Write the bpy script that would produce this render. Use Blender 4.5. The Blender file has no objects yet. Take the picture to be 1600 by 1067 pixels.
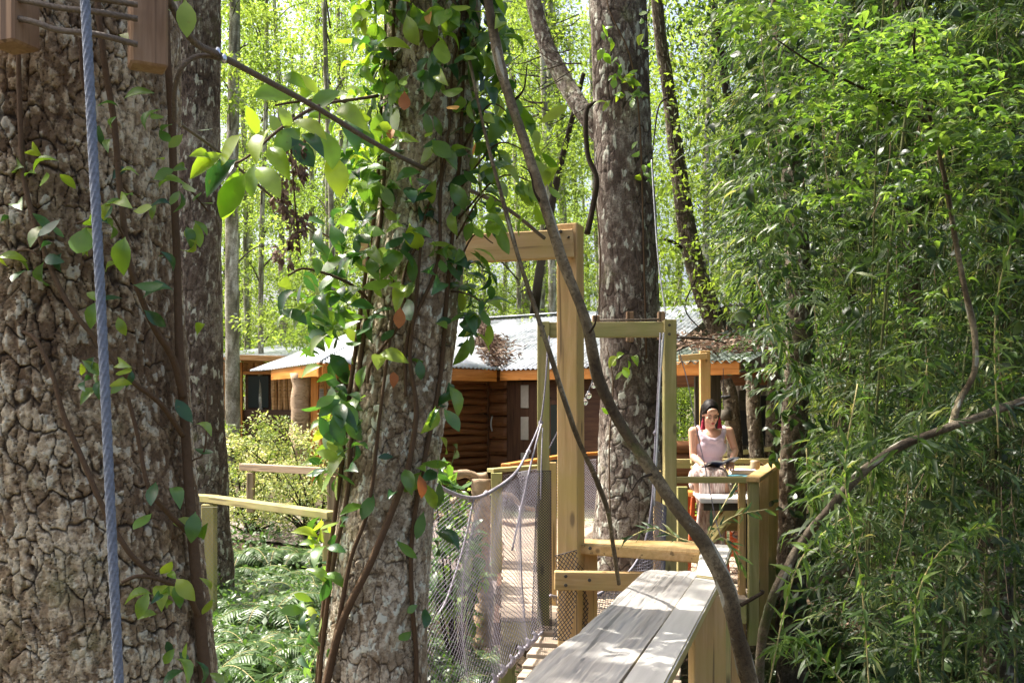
import bpy, bmesh, math, random
import numpy as np
from mathutils import Vector, Matrix
random.seed(7)
RNG = np.random.default_rng(11)
R = math.radians
scene = bpy.context.scene
col = scene.collection
# ------------------------------------------------------------------ camera, sky, sun, exposure
FPX, CX, HY, CZ = 1500.0, 800.0, 630.0, 1.4      # focal length and horizon of the 1600 px wide photograph
def P(px, py, Y):                                 # a point seen at (px, py), Y metres ahead
    return Vector(((px - CX) / FPX * Y, Y, CZ + (HY - py) / FPX * Y))
cam_d = bpy.data.cameras.new('camera'); cam = bpy.data.objects.new('camera', cam_d); col.objects.link(cam)
cam_d.sensor_width = 36.0; cam_d.lens = FPX / 1600 * 36.0
cam_d.shift_y = (HY - 533.5) / 1600
cam_d.clip_start = 0.05; cam_d.clip_end = 600
cam.location = (0, 0, CZ); cam.rotation_euler = (R(90), 0, 0)
scene.camera = cam
SUN = Vector((-0.50, 0.20, 0.84)).normalized()     # direction towards the sun
world = bpy.data.worlds.new("World"); scene.world = world; world.use_nodes = True
wn = world.node_tree.nodes; wl = world.node_tree.links
sky = wn.new('ShaderNodeTexSky'); sky.sky_type = 'NISHITA'; sky.sun_disc = False
sky.sun_elevation = math.asin(SUN.z); sky.sun_rotation = math.atan2(SUN.x, SUN.y)
sky.dust_density = 8.0; sky.air_density = .8
wn['Background'].inputs['Strength'].default_value = 0.15
wl.new(sky.outputs[0], wn['Background'].inputs[0])
sd = bpy.data.lights.new('sun', 'SUN'); sd.energy = 4.3; sd.angle = R(0.53); sd.color = (1.0, 0.955, 0.87)
sun = bpy.data.objects.new('sun', sd); col.objects.link(sun); sun.location = (0, 0, 30)
sun.rotation_euler = SUN.to_track_quat('Z', 'Y').to_euler()
scene.view_settings.view_transform = 'Standard'; scene.view_settings.look = 'None'
scene.view_settings.gamma = 1.0; scene.view_settings.exposure = 1.52
scene.cycles.max_bounces = 8; scene.cycles.transmission_bounces = 5; scene.cycles.diffuse_bounces = 4
scene.cycles.transparent_max_bounces = 8
# sunlit patches the photograph shows: the crowns overhead leave these rays open
SPOTS = [(P(1010, 950, 3.2), .2), (P(1120, 880, 3.9), .3), (P(1000, 1040, 2.5), .09), (P(680, 900, 3.0), .12), (P(640, 700, 3.0), .10), (P(660, 420, 3.0), .12), (P(700, 330, 3.0), .1), (P(590, 980, 3.0), .09), (P(80, 500, 1.7), .09), (P(230, 700, 1.7), .07), (P(120, 900, 1.7), .1), (P(60, 200, 1.7), .08), (P(940, 650, 6.9), .18), (P(1000, 300, 7), .12), (P(1330, 120, 4.2), .35), (P(1450, 180, 4.2), .4), (P(1180, 400, 6), .4), (P(450, 720, 11), .9), (P(400, 960, 6.5), .5), (P(1082, 680, 8), .16), (P(1110, 720, 7.9), .12),
         (P(1150, 770, 7.3), .22), (P(800, 540, 15), 1.0), (P(730, 540, 15), .8), (P(480, 560, 13.5), 1.0), (P(830, 900, 7), .35),
         (P(430, 700, 11), .9), (P(470, 760, 9.5), .7), (P(440, 1000, 6), .5), (P(400, 920, 6), .35), (P(720, 960, 6), .4), (P(700, 1040, 5), .3),
         (P(420, 840, 11.5), .8), (P(940, 760, 7), .15), (P(1060, 800, 2.9), .1), (P(830, 1040, 5), .2), (P(380, 320, 2.4), .16),
         (P(660, 800, 3.0), .1), (P(900, 880, 12), .5), (P(530, 760, 13), .6), (P(1180, 740, 7.6), .2), (P(640, 640, 3.0), .06), (P(200, 560, 1.7), .06)]

# ------------------------------------------------------------------ object helpers
def finish(o, parent):
    col.objects.link(o)
    if parent is not None:
        o.parent = parent
        o.location = Vector(o.location) - Vector(parent.location)
    return o
def tag(o, label=None, cat=None, group=None, kind=None):
    if label: o['label'] = label
    if cat: o['category'] = cat
    if group: o['group'] = group
    if kind: o['kind'] = kind
    return o
def thing(name, label, cat, loc=(0, 0, 0), group=None):
    o = bpy.data.objects.new(name, None); o.empty_display_size = .1; col.objects.link(o); o.location = loc
    return tag(o, label, cat, group)
def copy_tree(o, parent=None):
    c = o.copy(); col.objects.link(c)
    if parent: c.parent = parent
    for ch in list(o.children): copy_tree(ch, c)
    return c
def npmesh(name, V, F, mat, parent=None, attrs=None, smooth=True, origin=None):
    """V (n,3), F (m,k) arrays -> object; vertices given in world space"""
    V = np.asarray(V, dtype=np.float32).reshape(-1, 3)
    Fs = F if isinstance(F, list) else [F]
    if origin is None: origin = Vector((0, 0, 0))
    V = V - np.array(origin, dtype=np.float32)
    me = bpy.data.meshes.new(name)
    me.vertices.add(len(V)); me.vertices.foreach_set('co', V.ravel())
    loops = np.concatenate([np.asarray(f, dtype=np.int32).ravel() for f in Fs])
    sizes = np.concatenate([np.full(len(f), np.asarray(f).shape[1], dtype=np.int32) for f in Fs])
    starts = np.concatenate([[0], np.cumsum(sizes)[:-1]]).astype(np.int32)
    me.loops.add(len(loops)); me.loops.foreach_set('vertex_index', loops)
    me.polygons.add(len(sizes)); me.polygons.foreach_set('loop_start', starts)
    try: me.polygons.foreach_set('loop_total', sizes)
    except Exception: pass
    me.polygons.foreach_set('use_smooth', np.full(len(sizes), smooth))
    me.update(calc_edges=True)
    for k, a in (attrs or {}).items():
        at = me.attributes.new(k, 'FLOAT', 'POINT'); at.data.foreach_set('value', np.asarray(a, dtype=np.float32))
    if mat: me.materials.append(mat)
    o = bpy.data.objects.new(name, me); o.location = origin
    return finish(o, parent)
def bmobj(name, bm, mat, parent=None, smooth=False, loc=(0, 0, 0), rot=None):
    me = bpy.data.meshes.new(name); bmesh.ops.recalc_face_normals(bm, faces=bm.faces); bm.to_mesh(me); bm.free()
    for p in me.polygons: p.use_smooth = smooth
    if mat: me.materials.append(mat)
    o = bpy.data.objects.new(name, me); o.location = loc
    if rot is not None:
        o.rotation_mode = 'QUATERNION'; o.rotation_quaternion = rot
    return finish(o, parent)
def box_bm(sx, sy, sz, bev=.004, bm=None, mtx=None, segs=1):
    b = bmesh.new(); bmesh.ops.create_cube(b, size=1)
    bmesh.ops.scale(b, vec=(sx, sy, sz), verts=b.verts)
    if bev: bmesh.ops.bevel(b, geom=b.edges[:], offset=bev, segments=segs, affect='EDGES')
    if mtx is not None: bmesh.ops.transform(b, matrix=mtx, verts=b.verts)
    if bm is None: return b
    me = bpy.data.meshes.new('t'); b.to_mesh(me); b.free(); bm.from_mesh(me); bpy.data.meshes.remove(me)
    return bm
def beam_frame(p0, p1, up=(0, 0, 1)):
    d = Vector(p1) - Vector(p0); L = d.length; x = d.normalized(); u = Vector(up)
    y = u.cross(x)
    if y.length < 1e-4: y = Vector((0, 1, 0)).cross(x)
    y.normalize(); z = x.cross(y)
    m = Matrix((x, y, z)).transposed().to_4x4(); m.translation = (Vector(p0) + Vector(p1)) / 2
    return m, L
def beam(name, p0, p1, w, h, mat, parent=None, up=(0, 0, 1), bev=.004, wob=0.0, seg=1):
    """timber from p0 to p1, w across, h along `up`, its own object with the grain along local x"""
    m, L = beam_frame(p0, p1, up)
    bm = box_bm(L, w, h, bev)
    if wob or seg > 1:
        n = max(seg, int(L / .12))
        for i in range(1, n):
            x = -L / 2 + L * i / n
            bmesh.ops.bisect_plane(bm, geom=bm.verts[:] + bm.edges[:] + bm.faces[:], plane_co=(x, 0, 0), plane_no=(1, 0, 0))
        ph = random.random() * 9
        for v in bm.verts:
            v.co.y += wob * math.sin(v.co.x * 3.1 + ph) ; v.co.z += wob * math.sin(v.co.x * 4.3 + ph * 2 + v.co.y * 9)
    q = m.to_quaternion()
    return bmobj(name, bm, mat, parent, False, m.translation, q)
def add_beam(bm, p0, p1, w, h, up=(0, 0, 1), bev=.004):
    m, L = beam_frame(p0, p1, up)
    return box_bm(L, w, h, bev, bm, m)

# ------------------------------------------------------------------ numpy noise and tubes
def _h(ix, iy, iz, s):
    n = (ix.astype(np.int64) * 374761393 + iy.astype(np.int64) * 668265263 + iz.astype(np.int64) * 2147483647 + s * 974634777) & 0xFFFFFFFF
    n = ((n ^ (n >> 13)) * 1274126177) & 0xFFFFFFFF
    n = ((n ^ (n >> 16)) * 2246822519) & 0xFFFFFFFF
    return ((n ^ (n >> 15)) & 0xFFFFFF) / float(0xFFFFFF)
def vnoise(p, s=0):
    p = np.asarray(p, dtype=np.float64); i = np.floor(p); f = p - i; f = f * f * (3 - 2 * f)
    r = 0
    for a in (0, 1):
        for b in (0, 1):
            for c in (0, 1):
                w = (f[..., 0] if a else 1 - f[..., 0]) * (f[..., 1] if b else 1 - f[..., 1]) * (f[..., 2] if c else 1 - f[..., 2])
                r = r + w * _h(i[..., 0] + a, i[..., 1] + b, i[..., 2] + c, s)
    return r
def smooth(a, b, x):
    t = np.clip((x - a) / (b - a), 0, 1); return t * t * (3 - 2 * t)
def spline(pts, n):
    pts = np.array([list(p) for p in pts], dtype=np.float64)
    if len(pts) == 2:
        t = np.linspace(0, 1, n)[:, None]; return pts[0] * (1 - t) + pts[1] * t
    q = np.vstack([2 * pts[0] - pts[1], pts, 2 * pts[-1] - pts[-2]])
    t = np.linspace(0, len(pts) - 1 - 1e-6, n); k = t.astype(int); f = (t - k)[:, None]
    p0, p1, p2, p3 = q[k], q[k + 1], q[k + 2], q[k + 3]
    return .5 * ((2 * p1) + (-p0 + p2) * f + (2 * p0 - 5 * p1 + 4 * p2 - p3) * f ** 2 + (-p0 + 3 * p1 - 3 * p2 + p3) * f ** 3)
def frames(C):
    T = np.gradient(C, axis=0); T /= np.linalg.norm(T, axis=1)[:, None] + 1e-12
    N = np.zeros_like(T)
    a = np.array([1., 0, 0]) if abs(T[0][0]) < .9 else np.array([0, 1., 0])
    n = a - T[0] * a.dot(T[0]); n /= np.linalg.norm(n)
    for i in range(len(C)):
        n = n - T[i] * n.dot(T[i]); n /= np.linalg.norm(n) + 1e-12; N[i] = n
    return T, N, np.cross(T, N)
def tube(pts, radii, nu=8, nv=None, hf=None, cap=True):
    if nv is None: nv = max(len(pts) * 4, 4)
    C = spline(pts, nv)
    rr = np.interp(np.linspace(0, 1, nv), np.linspace(0, 1, len(radii)), radii) if hasattr(radii, '__len__') else np.full(nv, radii)
    T, N, B = frames(C)
    th = np.linspace(0, 2 * np.pi, nu, endpoint=False)
    s = np.concatenate([[0], np.cumsum(np.linalg.norm(np.diff(C, axis=0), axis=1))])
    TH, S = np.meshgrid(th, s); Rr = rr[:, None] * np.ones_like(TH)
    at = None
    if hf is not None:
        Rr, at = hf(TH, S, Rr)
    V = C[:, None, :] + Rr[..., None] * (np.cos(TH)[..., None] * N[:, None, :] + np.sin(TH)[..., None] * B[:, None, :])
    i = np.arange(nv - 1)[:, None] * nu; j = np.arange(nu)[None, :]; j2 = (j + 1) % nu
    F = np.stack([i + j, i + j2, i + nu + j2, i + nu + j], -1).reshape(-1, 4)
    V = V.reshape(-1, 3)
    Fl = [F]
    if cap and nu <= 64:
        V = np.vstack([V, C[0], C[-1]]); a, b = nv * nu, nv * nu + 1
        jj = np.arange(nu); k = (jj + 1) % nu
        Fl.append(np.stack([np.full(nu, a), k, jj], -1)); base = (nv - 1) * nu
        Fl.append(np.stack([np.full(nu, b), base + jj, base + k], -1))
        if at is not None: at = {kk: np.concatenate([x.ravel(), x[0, :1], x[-1, :1]]) for kk, x in at.items()}
    elif at is not None: at = {kk: x.ravel() for kk, x in at.items()}
    return V, Fl, at
def merge(parts):
    """list of (V, [F..], attrs) -> one"""
    V = []; F3 = []; F4 = []; at = {}; off = 0
    keys = set()
    for p in parts:
        if p[2]: keys |= set(p[2])
    for v, Fl, a in parts:
        V.append(v)
        for f in (Fl if isinstance(Fl, list) else [Fl]):
            f = np.asarray(f) + off; (F3 if f.shape[1] == 3 else F4).append(f)
        for k in keys: at.setdefault(k, []).append(a[k] if a and k in a else np.zeros(len(v)))
        off += len(v)
    Fs = [np.vstack(x) for x in (F4, F3) if x]
    return np.vstack(V), Fs, {k: np.concatenate(x) for k, x in at.items()}
def tubes_obj(name, lst, mat, parent=None, nu=6, **kw):
    if 1 < len(lst) <= 16 and parent is not None:
        for q in lst: o = tubes_obj(name, [q], mat, parent, nu, **kw)
        return o
    parts = [tube(p, r, nu, **kw) for p, r in lst]
    V, F, at = merge(parts); return npmesh(name, V, F, mat, parent, at, origin=parent.location if parent else None)
def fine_wires(lines, r, sides=3):
    out = []
    for L in lines:
        C = np.asarray(L, dtype=np.float64)
        if len(C) < 2: continue
        T, N, B = frames(C)
        th = np.linspace(0, 2 * np.pi, sides, endpoint=False)
        V = (C[:, None, :] + r * (np.cos(th)[None, :, None] * N[:, None, :] + np.sin(th)[None, :, None] * B[:, None, :])).reshape(-1, 3)
        n = len(C); i = np.arange(n - 1)[:, None] * sides; j = np.arange(sides)[None, :]; j2 = (j + 1) % sides
        out.append((V, [np.stack([i + j, i + j2, i + sides + j2, i + sides + j], -1).reshape(-1, 4)], None))
    return merge(out)
def net(name, S, nu, nv, r, mat, parent=None):
    """diamond mesh on the surface S(u, v)"""
    lines = []
    for sgn in (1, -1):
        for k in range(-nv, nu + 1) if sgn == 1 else range(0, nu + nv + 1):
            pts = [S((k + sgn * t) / nu, t / nv) for t in range(nv + 1) if 0 <= k + sgn * t <= nu]
            if len(pts) > 1: lines.append([list(p) for p in pts])
    for v in (0, 1): lines.append([list(S(i / nu, v)) for i in range(nu + 1)])
    V, F, at = fine_wires(lines, r)
    return npmesh(name, V, F, mat, parent, None, True, parent.location if parent else None)

# ------------------------------------------------------------------ bark trunks
def voro(u, v, nc, seed, jit=.8):
    iu = np.floor(u); iv = np.floor(v)
    d1 = np.full(u.shape, 9.); d2 = np.full(u.shape, 9.); cid = np.zeros(u.shape)
    for a in (-1, 0, 1):
        for b in (-1, 0, 1):
            cu = iu + a; cv = iv + b; cm = np.mod(cu, nc)
            x = cu + .5 + jit * (_h(cm, cv, cm * 0, seed + 9) - .5); y = cv + .5 + jit * (_h(cm, cv, cm * 0, seed + 10) - .5)
            d = np.hypot(u - x, v - y); r = _h(cm, cv, cm * 0, seed + 11)
            cid = np.where(d < d1, r, cid); d2 = np.where(d < d1, d1, np.minimum(d2, d)); d1 = np.minimum(d1, d)
    return d2 - d1, cid
def bark_h(circ, cw, ch, depth, seed, ragged=1.0):
    """bark relief: long ragged vertical fissures, broken into small flaking plates"""
    def hf(TH, S, Rr):
        R0 = circ / 6.2832; q = np.stack([np.cos(TH) * R0, np.sin(TH) * R0, S * .6], -1)
        k = .035 / cw
        n1 = vnoise(q * 9 * k, seed) - .5; n2 = vnoise(q * 28 * k, seed + 1) - .5; n3 = vnoise(q * 95 * k, seed + 2) - .5
        m1 = vnoise(q * 11 * k, seed + 20) - .5; m2 = vnoise(q * 33 * k, seed + 21) - .5; m3 = vnoise(q * 100 * k, seed + 22) - .5
        nc = max(4, int(round(circ / (cw * 1.35)))); u = TH / (2 * np.pi) * nc + ragged * (n1 * 1.3 + n2 * .55 + n3 * .22); v = S / (ch * 2.4) + ragged * (m1 * .9 + m2 * .2)
        e1, c1 = voro(u, v, nc, seed)
        nf = max(6, int(round(circ / (cw * .75)))); u = TH / (2 * np.pi) * nf + ragged * (m1 * 1.6 + m2 * .9 + m3 * .5); v = S / (ch * .8) + ragged * (n1 * 1.6 + n2 * .9 + n3 * .5)
        e2, c2 = voro(u, v, nf, seed + 50)
        low = vnoise(q * 5, seed + 4); g = vnoise(q * np.array([230, 230, 150.]), seed + 3)
        big = smooth(.0, .09 + .12 * low, e1); sm = smooth(.0, .055, e2); on = smooth(.25, .55, vnoise(q * 16 * k, seed + 31))
        sm = 1 - (1 - sm) * on
        fk = (vnoise(q * np.array([62, 62, 36.]) * k, seed + 40) + .45 * n3 + .25 * (c2 - .5)) * 5; flake = (np.floor(fk) + smooth(.0, .25, fk - np.floor(fk))) / 5
        bm_ = smooth(.2, .55, vnoise(q * 8 * k, seed + 60)); h = depth * (1.15 * (big - 1) * (.4 + .6 * bm_) + .62 * (sm - 1) + .30 * (c2 - .5) * sm + .70 * (flake - .5) + .26 * (g - .5)) + Rr * .10 * (low - .5)
        return Rr + h, {'crack': np.minimum(1 - (1 - big) * (.55 + .45 * bm_), .12 + .88 * sm), 'plate': np.clip(.55 * c2 + .45 * flake, 0, 1)}
    return hf
def bark_trunk(name, pts, radii, nu, nv, mat, parent, seed=1, cw=.035, ch=.06, depth=.01):
    circ = 2 * math.pi * float(np.mean(radii))
    V, F, at = tube(pts, radii, nu, nv, bark_h(circ, cw, ch, depth, seed), cap=False)
    return npmesh(name, V, F, mat, parent, at, True, parent.location if parent else None)

# ------------------------------------------------------------------ leaves
def leaf_tpl(kind):
    if kind == 'small':      # folded rhombus
        V = np.array([[0, 0, 0], [.45, .26, .06], [1, 0, -.06], [.45, -.26, .06]]); F = [np.array([[0, 1, 2], [0, 2, 3]])]
        V = np.array([[0, 0, 0], [.4, .27, .05], [1, 0, -.08], [.4, -.27, .05], [.5, 0, 0]]); F = [np.array([[0, 4, 1], [1, 4, 2], [2, 4, 3], [3, 4, 0]])]
        return V, F
    if kind == 'blade':      # bamboo blade
        xs = [0, .25, .6, 1]; ws = [.015, .082, .06, 0]; zs = [0, .03, -.01, -.14]
    else:                    # broad evergreen leaf with petiole end, midrib fold and droop
        xs = [0, .08, .22, .42, .62, .8, .92, 1.0]; ws = [.006, .03, .13, .215, .228, .165, .075, 0]; zs = [0, .02, .045, .06, .05, .0, -.05, -.09]
    V = []; F = []
    for i, (x, w, z) in enumerate(zip(xs, ws, zs)):
        f = w * (.28 if kind == 'broad' else .3)
        V += [[x, -w, z + f], [x, 0, z], [x, w, z + f]]
        if i:
            a = 3 * (i - 1); b = 3 * i; F += [[a, b, b + 1, a + 1], [a + 1, b + 1, b + 2, a + 2]]
    return np.array(V, dtype=float), [np.array(F)]
TPL = {k: leaf_tpl(k) for k in ('small', 'blade', 'broad')}
def scatter(kind, pos, dirs, nrm, size, rnd=None, curl=None):
    """leaves at pos pointing along dirs with normals ~nrm"""
    V0, F0 = TPL[kind]; n = len(pos)
    d = dirs / (np.linalg.norm(dirs, axis=1)[:, None] + 1e-9)
    z = nrm - d * np.sum(nrm * d, axis=1)[:, None]; z /= np.linalg.norm(z, axis=1)[:, None] + 1e-9
    y = np.cross(z, d); sz = np.broadcast_to(size, (n,))[:, None, None]
    VV = np.broadcast_to(V0, (n,) + V0.shape).copy()
    if curl is None: curl = RNG.uniform(-.6, 2.6, n)
    VV[:, :, 2] *= curl[:, None]; VV[:, :, 1] *= RNG.uniform(.8, 1.2, n)[:, None]
    if kind != 'small': VV[:, :, 2] -= (RNG.uniform(-.1, .3, n)[:, None]) * VV[:, :, 0] ** 2
    V = pos[:, None, :] + sz * (VV[:, :, :1] * d[:, None, :] + VV[:, :, 1:2] * y[:, None, :] + VV[:, :, 2:3] * z[:, None, :])
    m = len(V0); off = (np.arange(n) * m)[:, None, None]
    F = [(f[None] + off).reshape(-1, f.shape[1]) for f in F0]
    if rnd is None: rnd = RNG.random(n)
    return V.reshape(-1, 3), F, {'rnd': np.repeat(rnd, m)}
def unit(n):
    v = RNG.normal(size=(n, 3)); return v / np.linalg.norm(v, axis=1)[:, None]
def sun_open(p, extra=0.0):
    """mask of points that do not block one of the sunlit patches"""
    s = np.array(SUN); keep = np.ones(len(p), bool)
    for c, r in SPOTS:
        d = p - np.array(c); t = d @ s; q = np.linalg.norm(d - t[:, None] * s, axis=1)
        keep &= ~((t > .5) & (q < r + extra))
    return keep
def clumps(centres, k, spread, size, kind='small', flat=.6, up=.7, down=0.0, rnd=None, opened=True):
    c = np.repeat(np.asarray(centres), k, axis=0); n = len(c)
    o = unit(n) * (RNG.random(n) ** .5)[:, None] * spread; o[:, 2] *= flat
    p = c + o
    if opened:
        m = sun_open(p); p = p[m]; o = o[m]; n = len(p)
    d = o / (spread + 1e-6) + unit(n) * .7; d[:, 2] -= down
    nr = unit(n) * (1 - up) + np.array([0, 0, up])
    cr = np.repeat(RNG.random(len(centres)), k)
    if opened: cr = cr[m]
    r = np.clip(cr * .6 + RNG.random(n) * .4, 0, 1) if rnd is None else RNG.random(n)
    return scatter(kind, p, d, nr, size * RNG.uniform(.7, 1.25, n), r)
# ------------------------------------------------------------------ materials
class NT:
    def __init__(s, name):
        s.m = bpy.data.materials.new(name); s.m.use_nodes = True; s.t = s.m.node_tree; s.n = s.t.nodes; s.p = s.n['Principled BSDF']; s.out = s.n['Material Output']
    def new(s, t, **kw):
        n = s.n.new(t)
        for k, v in kw.items():
            if k in n.inputs: n.inputs[k].default_value = v
            else: setattr(n, k, v)
        return n
    def link(s, a, b): s.t.links.new(a, b)
    def coord(s, kind='Object', scale=(1, 1, 1)):
        c = s.new('ShaderNodeTexCoord'); m = s.new('ShaderNodeMapping'); m.inputs['Scale'].default_value = scale
        s.link(c.outputs[kind], m.inputs[0]); return m.outputs[0]
    def noise(s, vec, scale, detail=4, rough=.55, dist=0.0):
        n = s.new('ShaderNodeTexNoise'); n.inputs['Scale'].default_value = scale; n.inputs['Detail'].default_value = detail
        n.inputs['Roughness'].default_value = rough; n.inputs['Distortion'].default_value = dist
        if vec is not None: s.link(vec, n.inputs['Vector'])
        return n.outputs['Fac']
    def ramp(s, fac, stops):
        r = s.new('ShaderNodeValToRGB'); e = r.color_ramp.elements
        while len(e) < len(stops): e.new(.5)
        for i, (p, c) in enumerate(stops): e[i].position = p; e[i].color = (*c, 1) if len(c) == 3 else c
        s.link(fac, r.inputs[0]); return r.outputs[0]
    def mix(s, fac, a, b, mode='MIX'):
        n = s.new('ShaderNodeMix', data_type='RGBA', blend_type=mode)
        for sock, v in ((n.inputs[0], fac), (n.inputs[6], a), (n.inputs[7], b)):
            if hasattr(v, 'is_linked') or isinstance(v, bpy.types.NodeSocket): s.link(v, sock)
            else: sock.default_value = v if not isinstance(v, tuple) else (*v, 1)
        return n.outputs[2]
    def math(s, op, a, b=0.0, clamp=False):
        n = s.new('ShaderNodeMath', operation=op); n.use_clamp = clamp
        for sock, v in ((n.inputs[0], a), (n.inputs[1], b)):
            if isinstance(v, bpy.types.NodeSocket): s.link(v, sock)
            else: sock.default_value = v
        return n.outputs[0]
    def attr(s, name): return s.new('ShaderNodeAttribute', attribute_name=name).outputs['Fac']
    def base(s, c):
        if isinstance(c, tuple): s.p.inputs['Base Color'].default_value = (*c, 1)
        else: s.link(c, s.p.inputs['Base Color'])
    def bump(s, h, strength=.5, dist=.01):
        b = s.new('ShaderNodeBump'); b.inputs['Strength'].default_value = strength; b.inputs['Distance'].default_value = dist
        s.link(h, b.inputs['Height']); s.link(b.outputs[0], s.p.inputs['Normal']); return b
    def rough(s, v):
        if isinstance(v, bpy.types.NodeSocket): s.link(v, s.p.inputs['Roughness'])
        else: s.p.inputs['Roughness'].default_value = v
def wood(name, dark, mid, light, rough=.7, green=None, knots=True, weather=0.0, scale=1.0, objvar=True):
    t = NT(name); v = t.coord('Object', (1.2 * scale, 16 * scale, 16 * scale))
    oi = t.new('ShaderNodeObjectInfo')
    add = t.new('ShaderNodeVectorMath', operation='ADD'); t.link(v, add.inputs[0])
    mul = t.math('MULTIPLY', oi.outputs['Random'], 37.0); t.link(mul, add.inputs[1]); v = add.outputs[0]
    g = t.noise(v, 1.6, 6, .6, .6); fine = t.noise(v, 9, 3, .7)
    f = t.math('ADD', t.math('MULTIPLY', g, .75), t.math('MULTIPLY', fine, .25))
    c = t.ramp(f, [(.3, dark), (.5, mid), (.7, light)])
    w = t.coord('Object', (1, 1, 1)); blot = t.noise(w, 3.2, 4, .6)
    if green: c = t.mix(t.math('MULTIPLY', t.ramp(blot, [(.42, (0, 0, 0)), (.66, (1, 1, 1))]), .75), c, green)
    sp_ = t.coord('Object', (.9, 34, 34)); ck = t.ramp(t.noise(sp_, 1.3, 2, .4), [(.30, (1, 1, 1)), (.345, (0, 0, 0))]); c = t.mix(t.math('MULTIPLY', ck, .7), c, tuple(x * .3 for x in dark))
    if knots:
        kv = t.coord('Object', (3.0, 9, 9)); vo = t.new('ShaderNodeTexVoronoi'); vo.inputs['Scale'].default_value = 1.0
        t.link(kv, vo.inputs['Vector'])
        k = t.ramp(vo.outputs['Distance'], [(.07, (1, 1, 1)), (.14, (0, 0, 0))])
        c = t.mix(t.math('MULTIPLY', k, .75), c, tuple(x * .35 for x in dark))
    if weather: c = t.mix(t.math('MULTIPLY', t.ramp(t.noise(w, 5, 6, .7), [(.4, (0, 0, 0)), (.65, (1, 1, 1))]), weather), c, (.33, .32, .3))
    t.base(c); t.rough(rough); t.p.inputs['Specular IOR Level'].default_value = .3
    t.bump(f, .5, .004)
    return t.m
M = {}
M['pine'] = wood('treated_pine', (.29, .18, .07), (.46, .29, .12), (.58, .40, .20), green=(.40, .30, .09), weather=.08)
M['pine_green'] = wood('green_treated_pine', (.23, .19, .075), (.35, .29, .12), (.46, .39, .18), green=(.27, .28, .08), weather=.08)
M['board'] = wood('weathered_board', (.40, .38, .34), (.53, .51, .47), (.64, .62, .58), .5, knots=False, weather=.3)
M['grey_plank'] = wood('grey_driftwood', (.17, .155, .14), (.30, .28, .26), (.43, .41, .385), .55, knots=False, weather=.4, scale=.7)
M['deck'] = wood('deck_boards', (.24, .17, .11), (.38, .29, .21), (.50, .41, .32), .75, weather=.3)
M['orange'] = wood('orange_varnished_pine', (.38, .12, .022), (.56, .22, .045), (.68, .32, .09), .42)
M['slab'] = wood('slab_siding', (.34, .14, .04), (.55, .29, .11), (.70, .45, .22), .6)
M['logsiding'] = wood('dark_log_siding', (.10, .038, .015), (.19, .078, .030), (.28, .13, .055), .6)
M['darkwood'] = wood('dark_stained_wood', (.05, .022, .012), (.09, .042, .022), (.14, .07, .035), .6)
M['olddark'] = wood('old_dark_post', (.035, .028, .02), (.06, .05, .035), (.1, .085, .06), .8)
M['redwood'] = wood('red_stained_wood', (.26, .045, .015), (.44, .085, .025), (.55, .14, .045), .35, knots=False)
def weathered_top(name, side, top, dark):
    m = wood(name, *side, .55, knots=False); nt = m.node_tree; p = nt.nodes['Principled BSDF']; src = p.inputs['Base Color'].links[0].from_socket
    geo = nt.nodes.new('ShaderNodeNewGeometry'); sp = nt.nodes.new('ShaderNodeSeparateXYZ'); nt.links.new(geo.outputs['True Normal'], sp.inputs[0])
    rp = nt.nodes.new('ShaderNodeValToRGB'); rp.color_ramp.elements[0].position = .5; rp.color_ramp.elements[1].position = .8; nt.links.new(sp.outputs['Z'], rp.inputs[0])
    tc = nt.nodes.new('ShaderNodeTexCoord'); mp = nt.nodes.new('ShaderNodeMapping'); mp.inputs['Scale'].default_value = (1.5, 22, 22); nt.links.new(tc.outputs['Object'], mp.inputs[0])
    no = nt.nodes.new('ShaderNodeTexNoise'); no.inputs['Scale'].default_value = 1.6; no.inputs['Detail'].default_value = 6; nt.links.new(mp.outputs[0], no.inputs[0])
    r2 = nt.nodes.new('ShaderNodeValToRGB'); r2.color_ramp.elements[0].position = .3; r2.color_ramp.elements[0].color = (*dark, 1); r2.color_ramp.elements[1].position = .7; r2.color_ramp.elements[1].color = (*top, 1); nt.links.new(no.outputs['Fac'], r2.inputs[0])
    mx = nt.nodes.new('ShaderNodeMix'); mx.data_type = 'RGBA'; nt.links.new(rp.outputs[0], mx.inputs[0]); nt.links.new(src, mx.inputs[6]); nt.links.new(r2.outputs[0], mx.inputs[7]); nt.links.new(mx.outputs[2], p.inputs['Base Color']); return m
M['board'] = weathered_top('weathered_board', ((.25, .20, .07), (.42, .34, .13), (.54, .45, .2)), (.50, .48, .44), (.37, .355, .325))
M['cane'] = wood('bamboo_cane', (.05, .06, .02), (.10, .11, .035), (.17, .17, .06), .5, knots=False)
M['block'] = wood('sawn_block', (.16, .09, .05), (.27, .17, .10), (.38, .26, .16), .75)
M['log'] = wood('barkless_log', (.19, .13, .08), (.34, .24, .15), (.48, .37, .26), .75, scale=.8)
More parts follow.
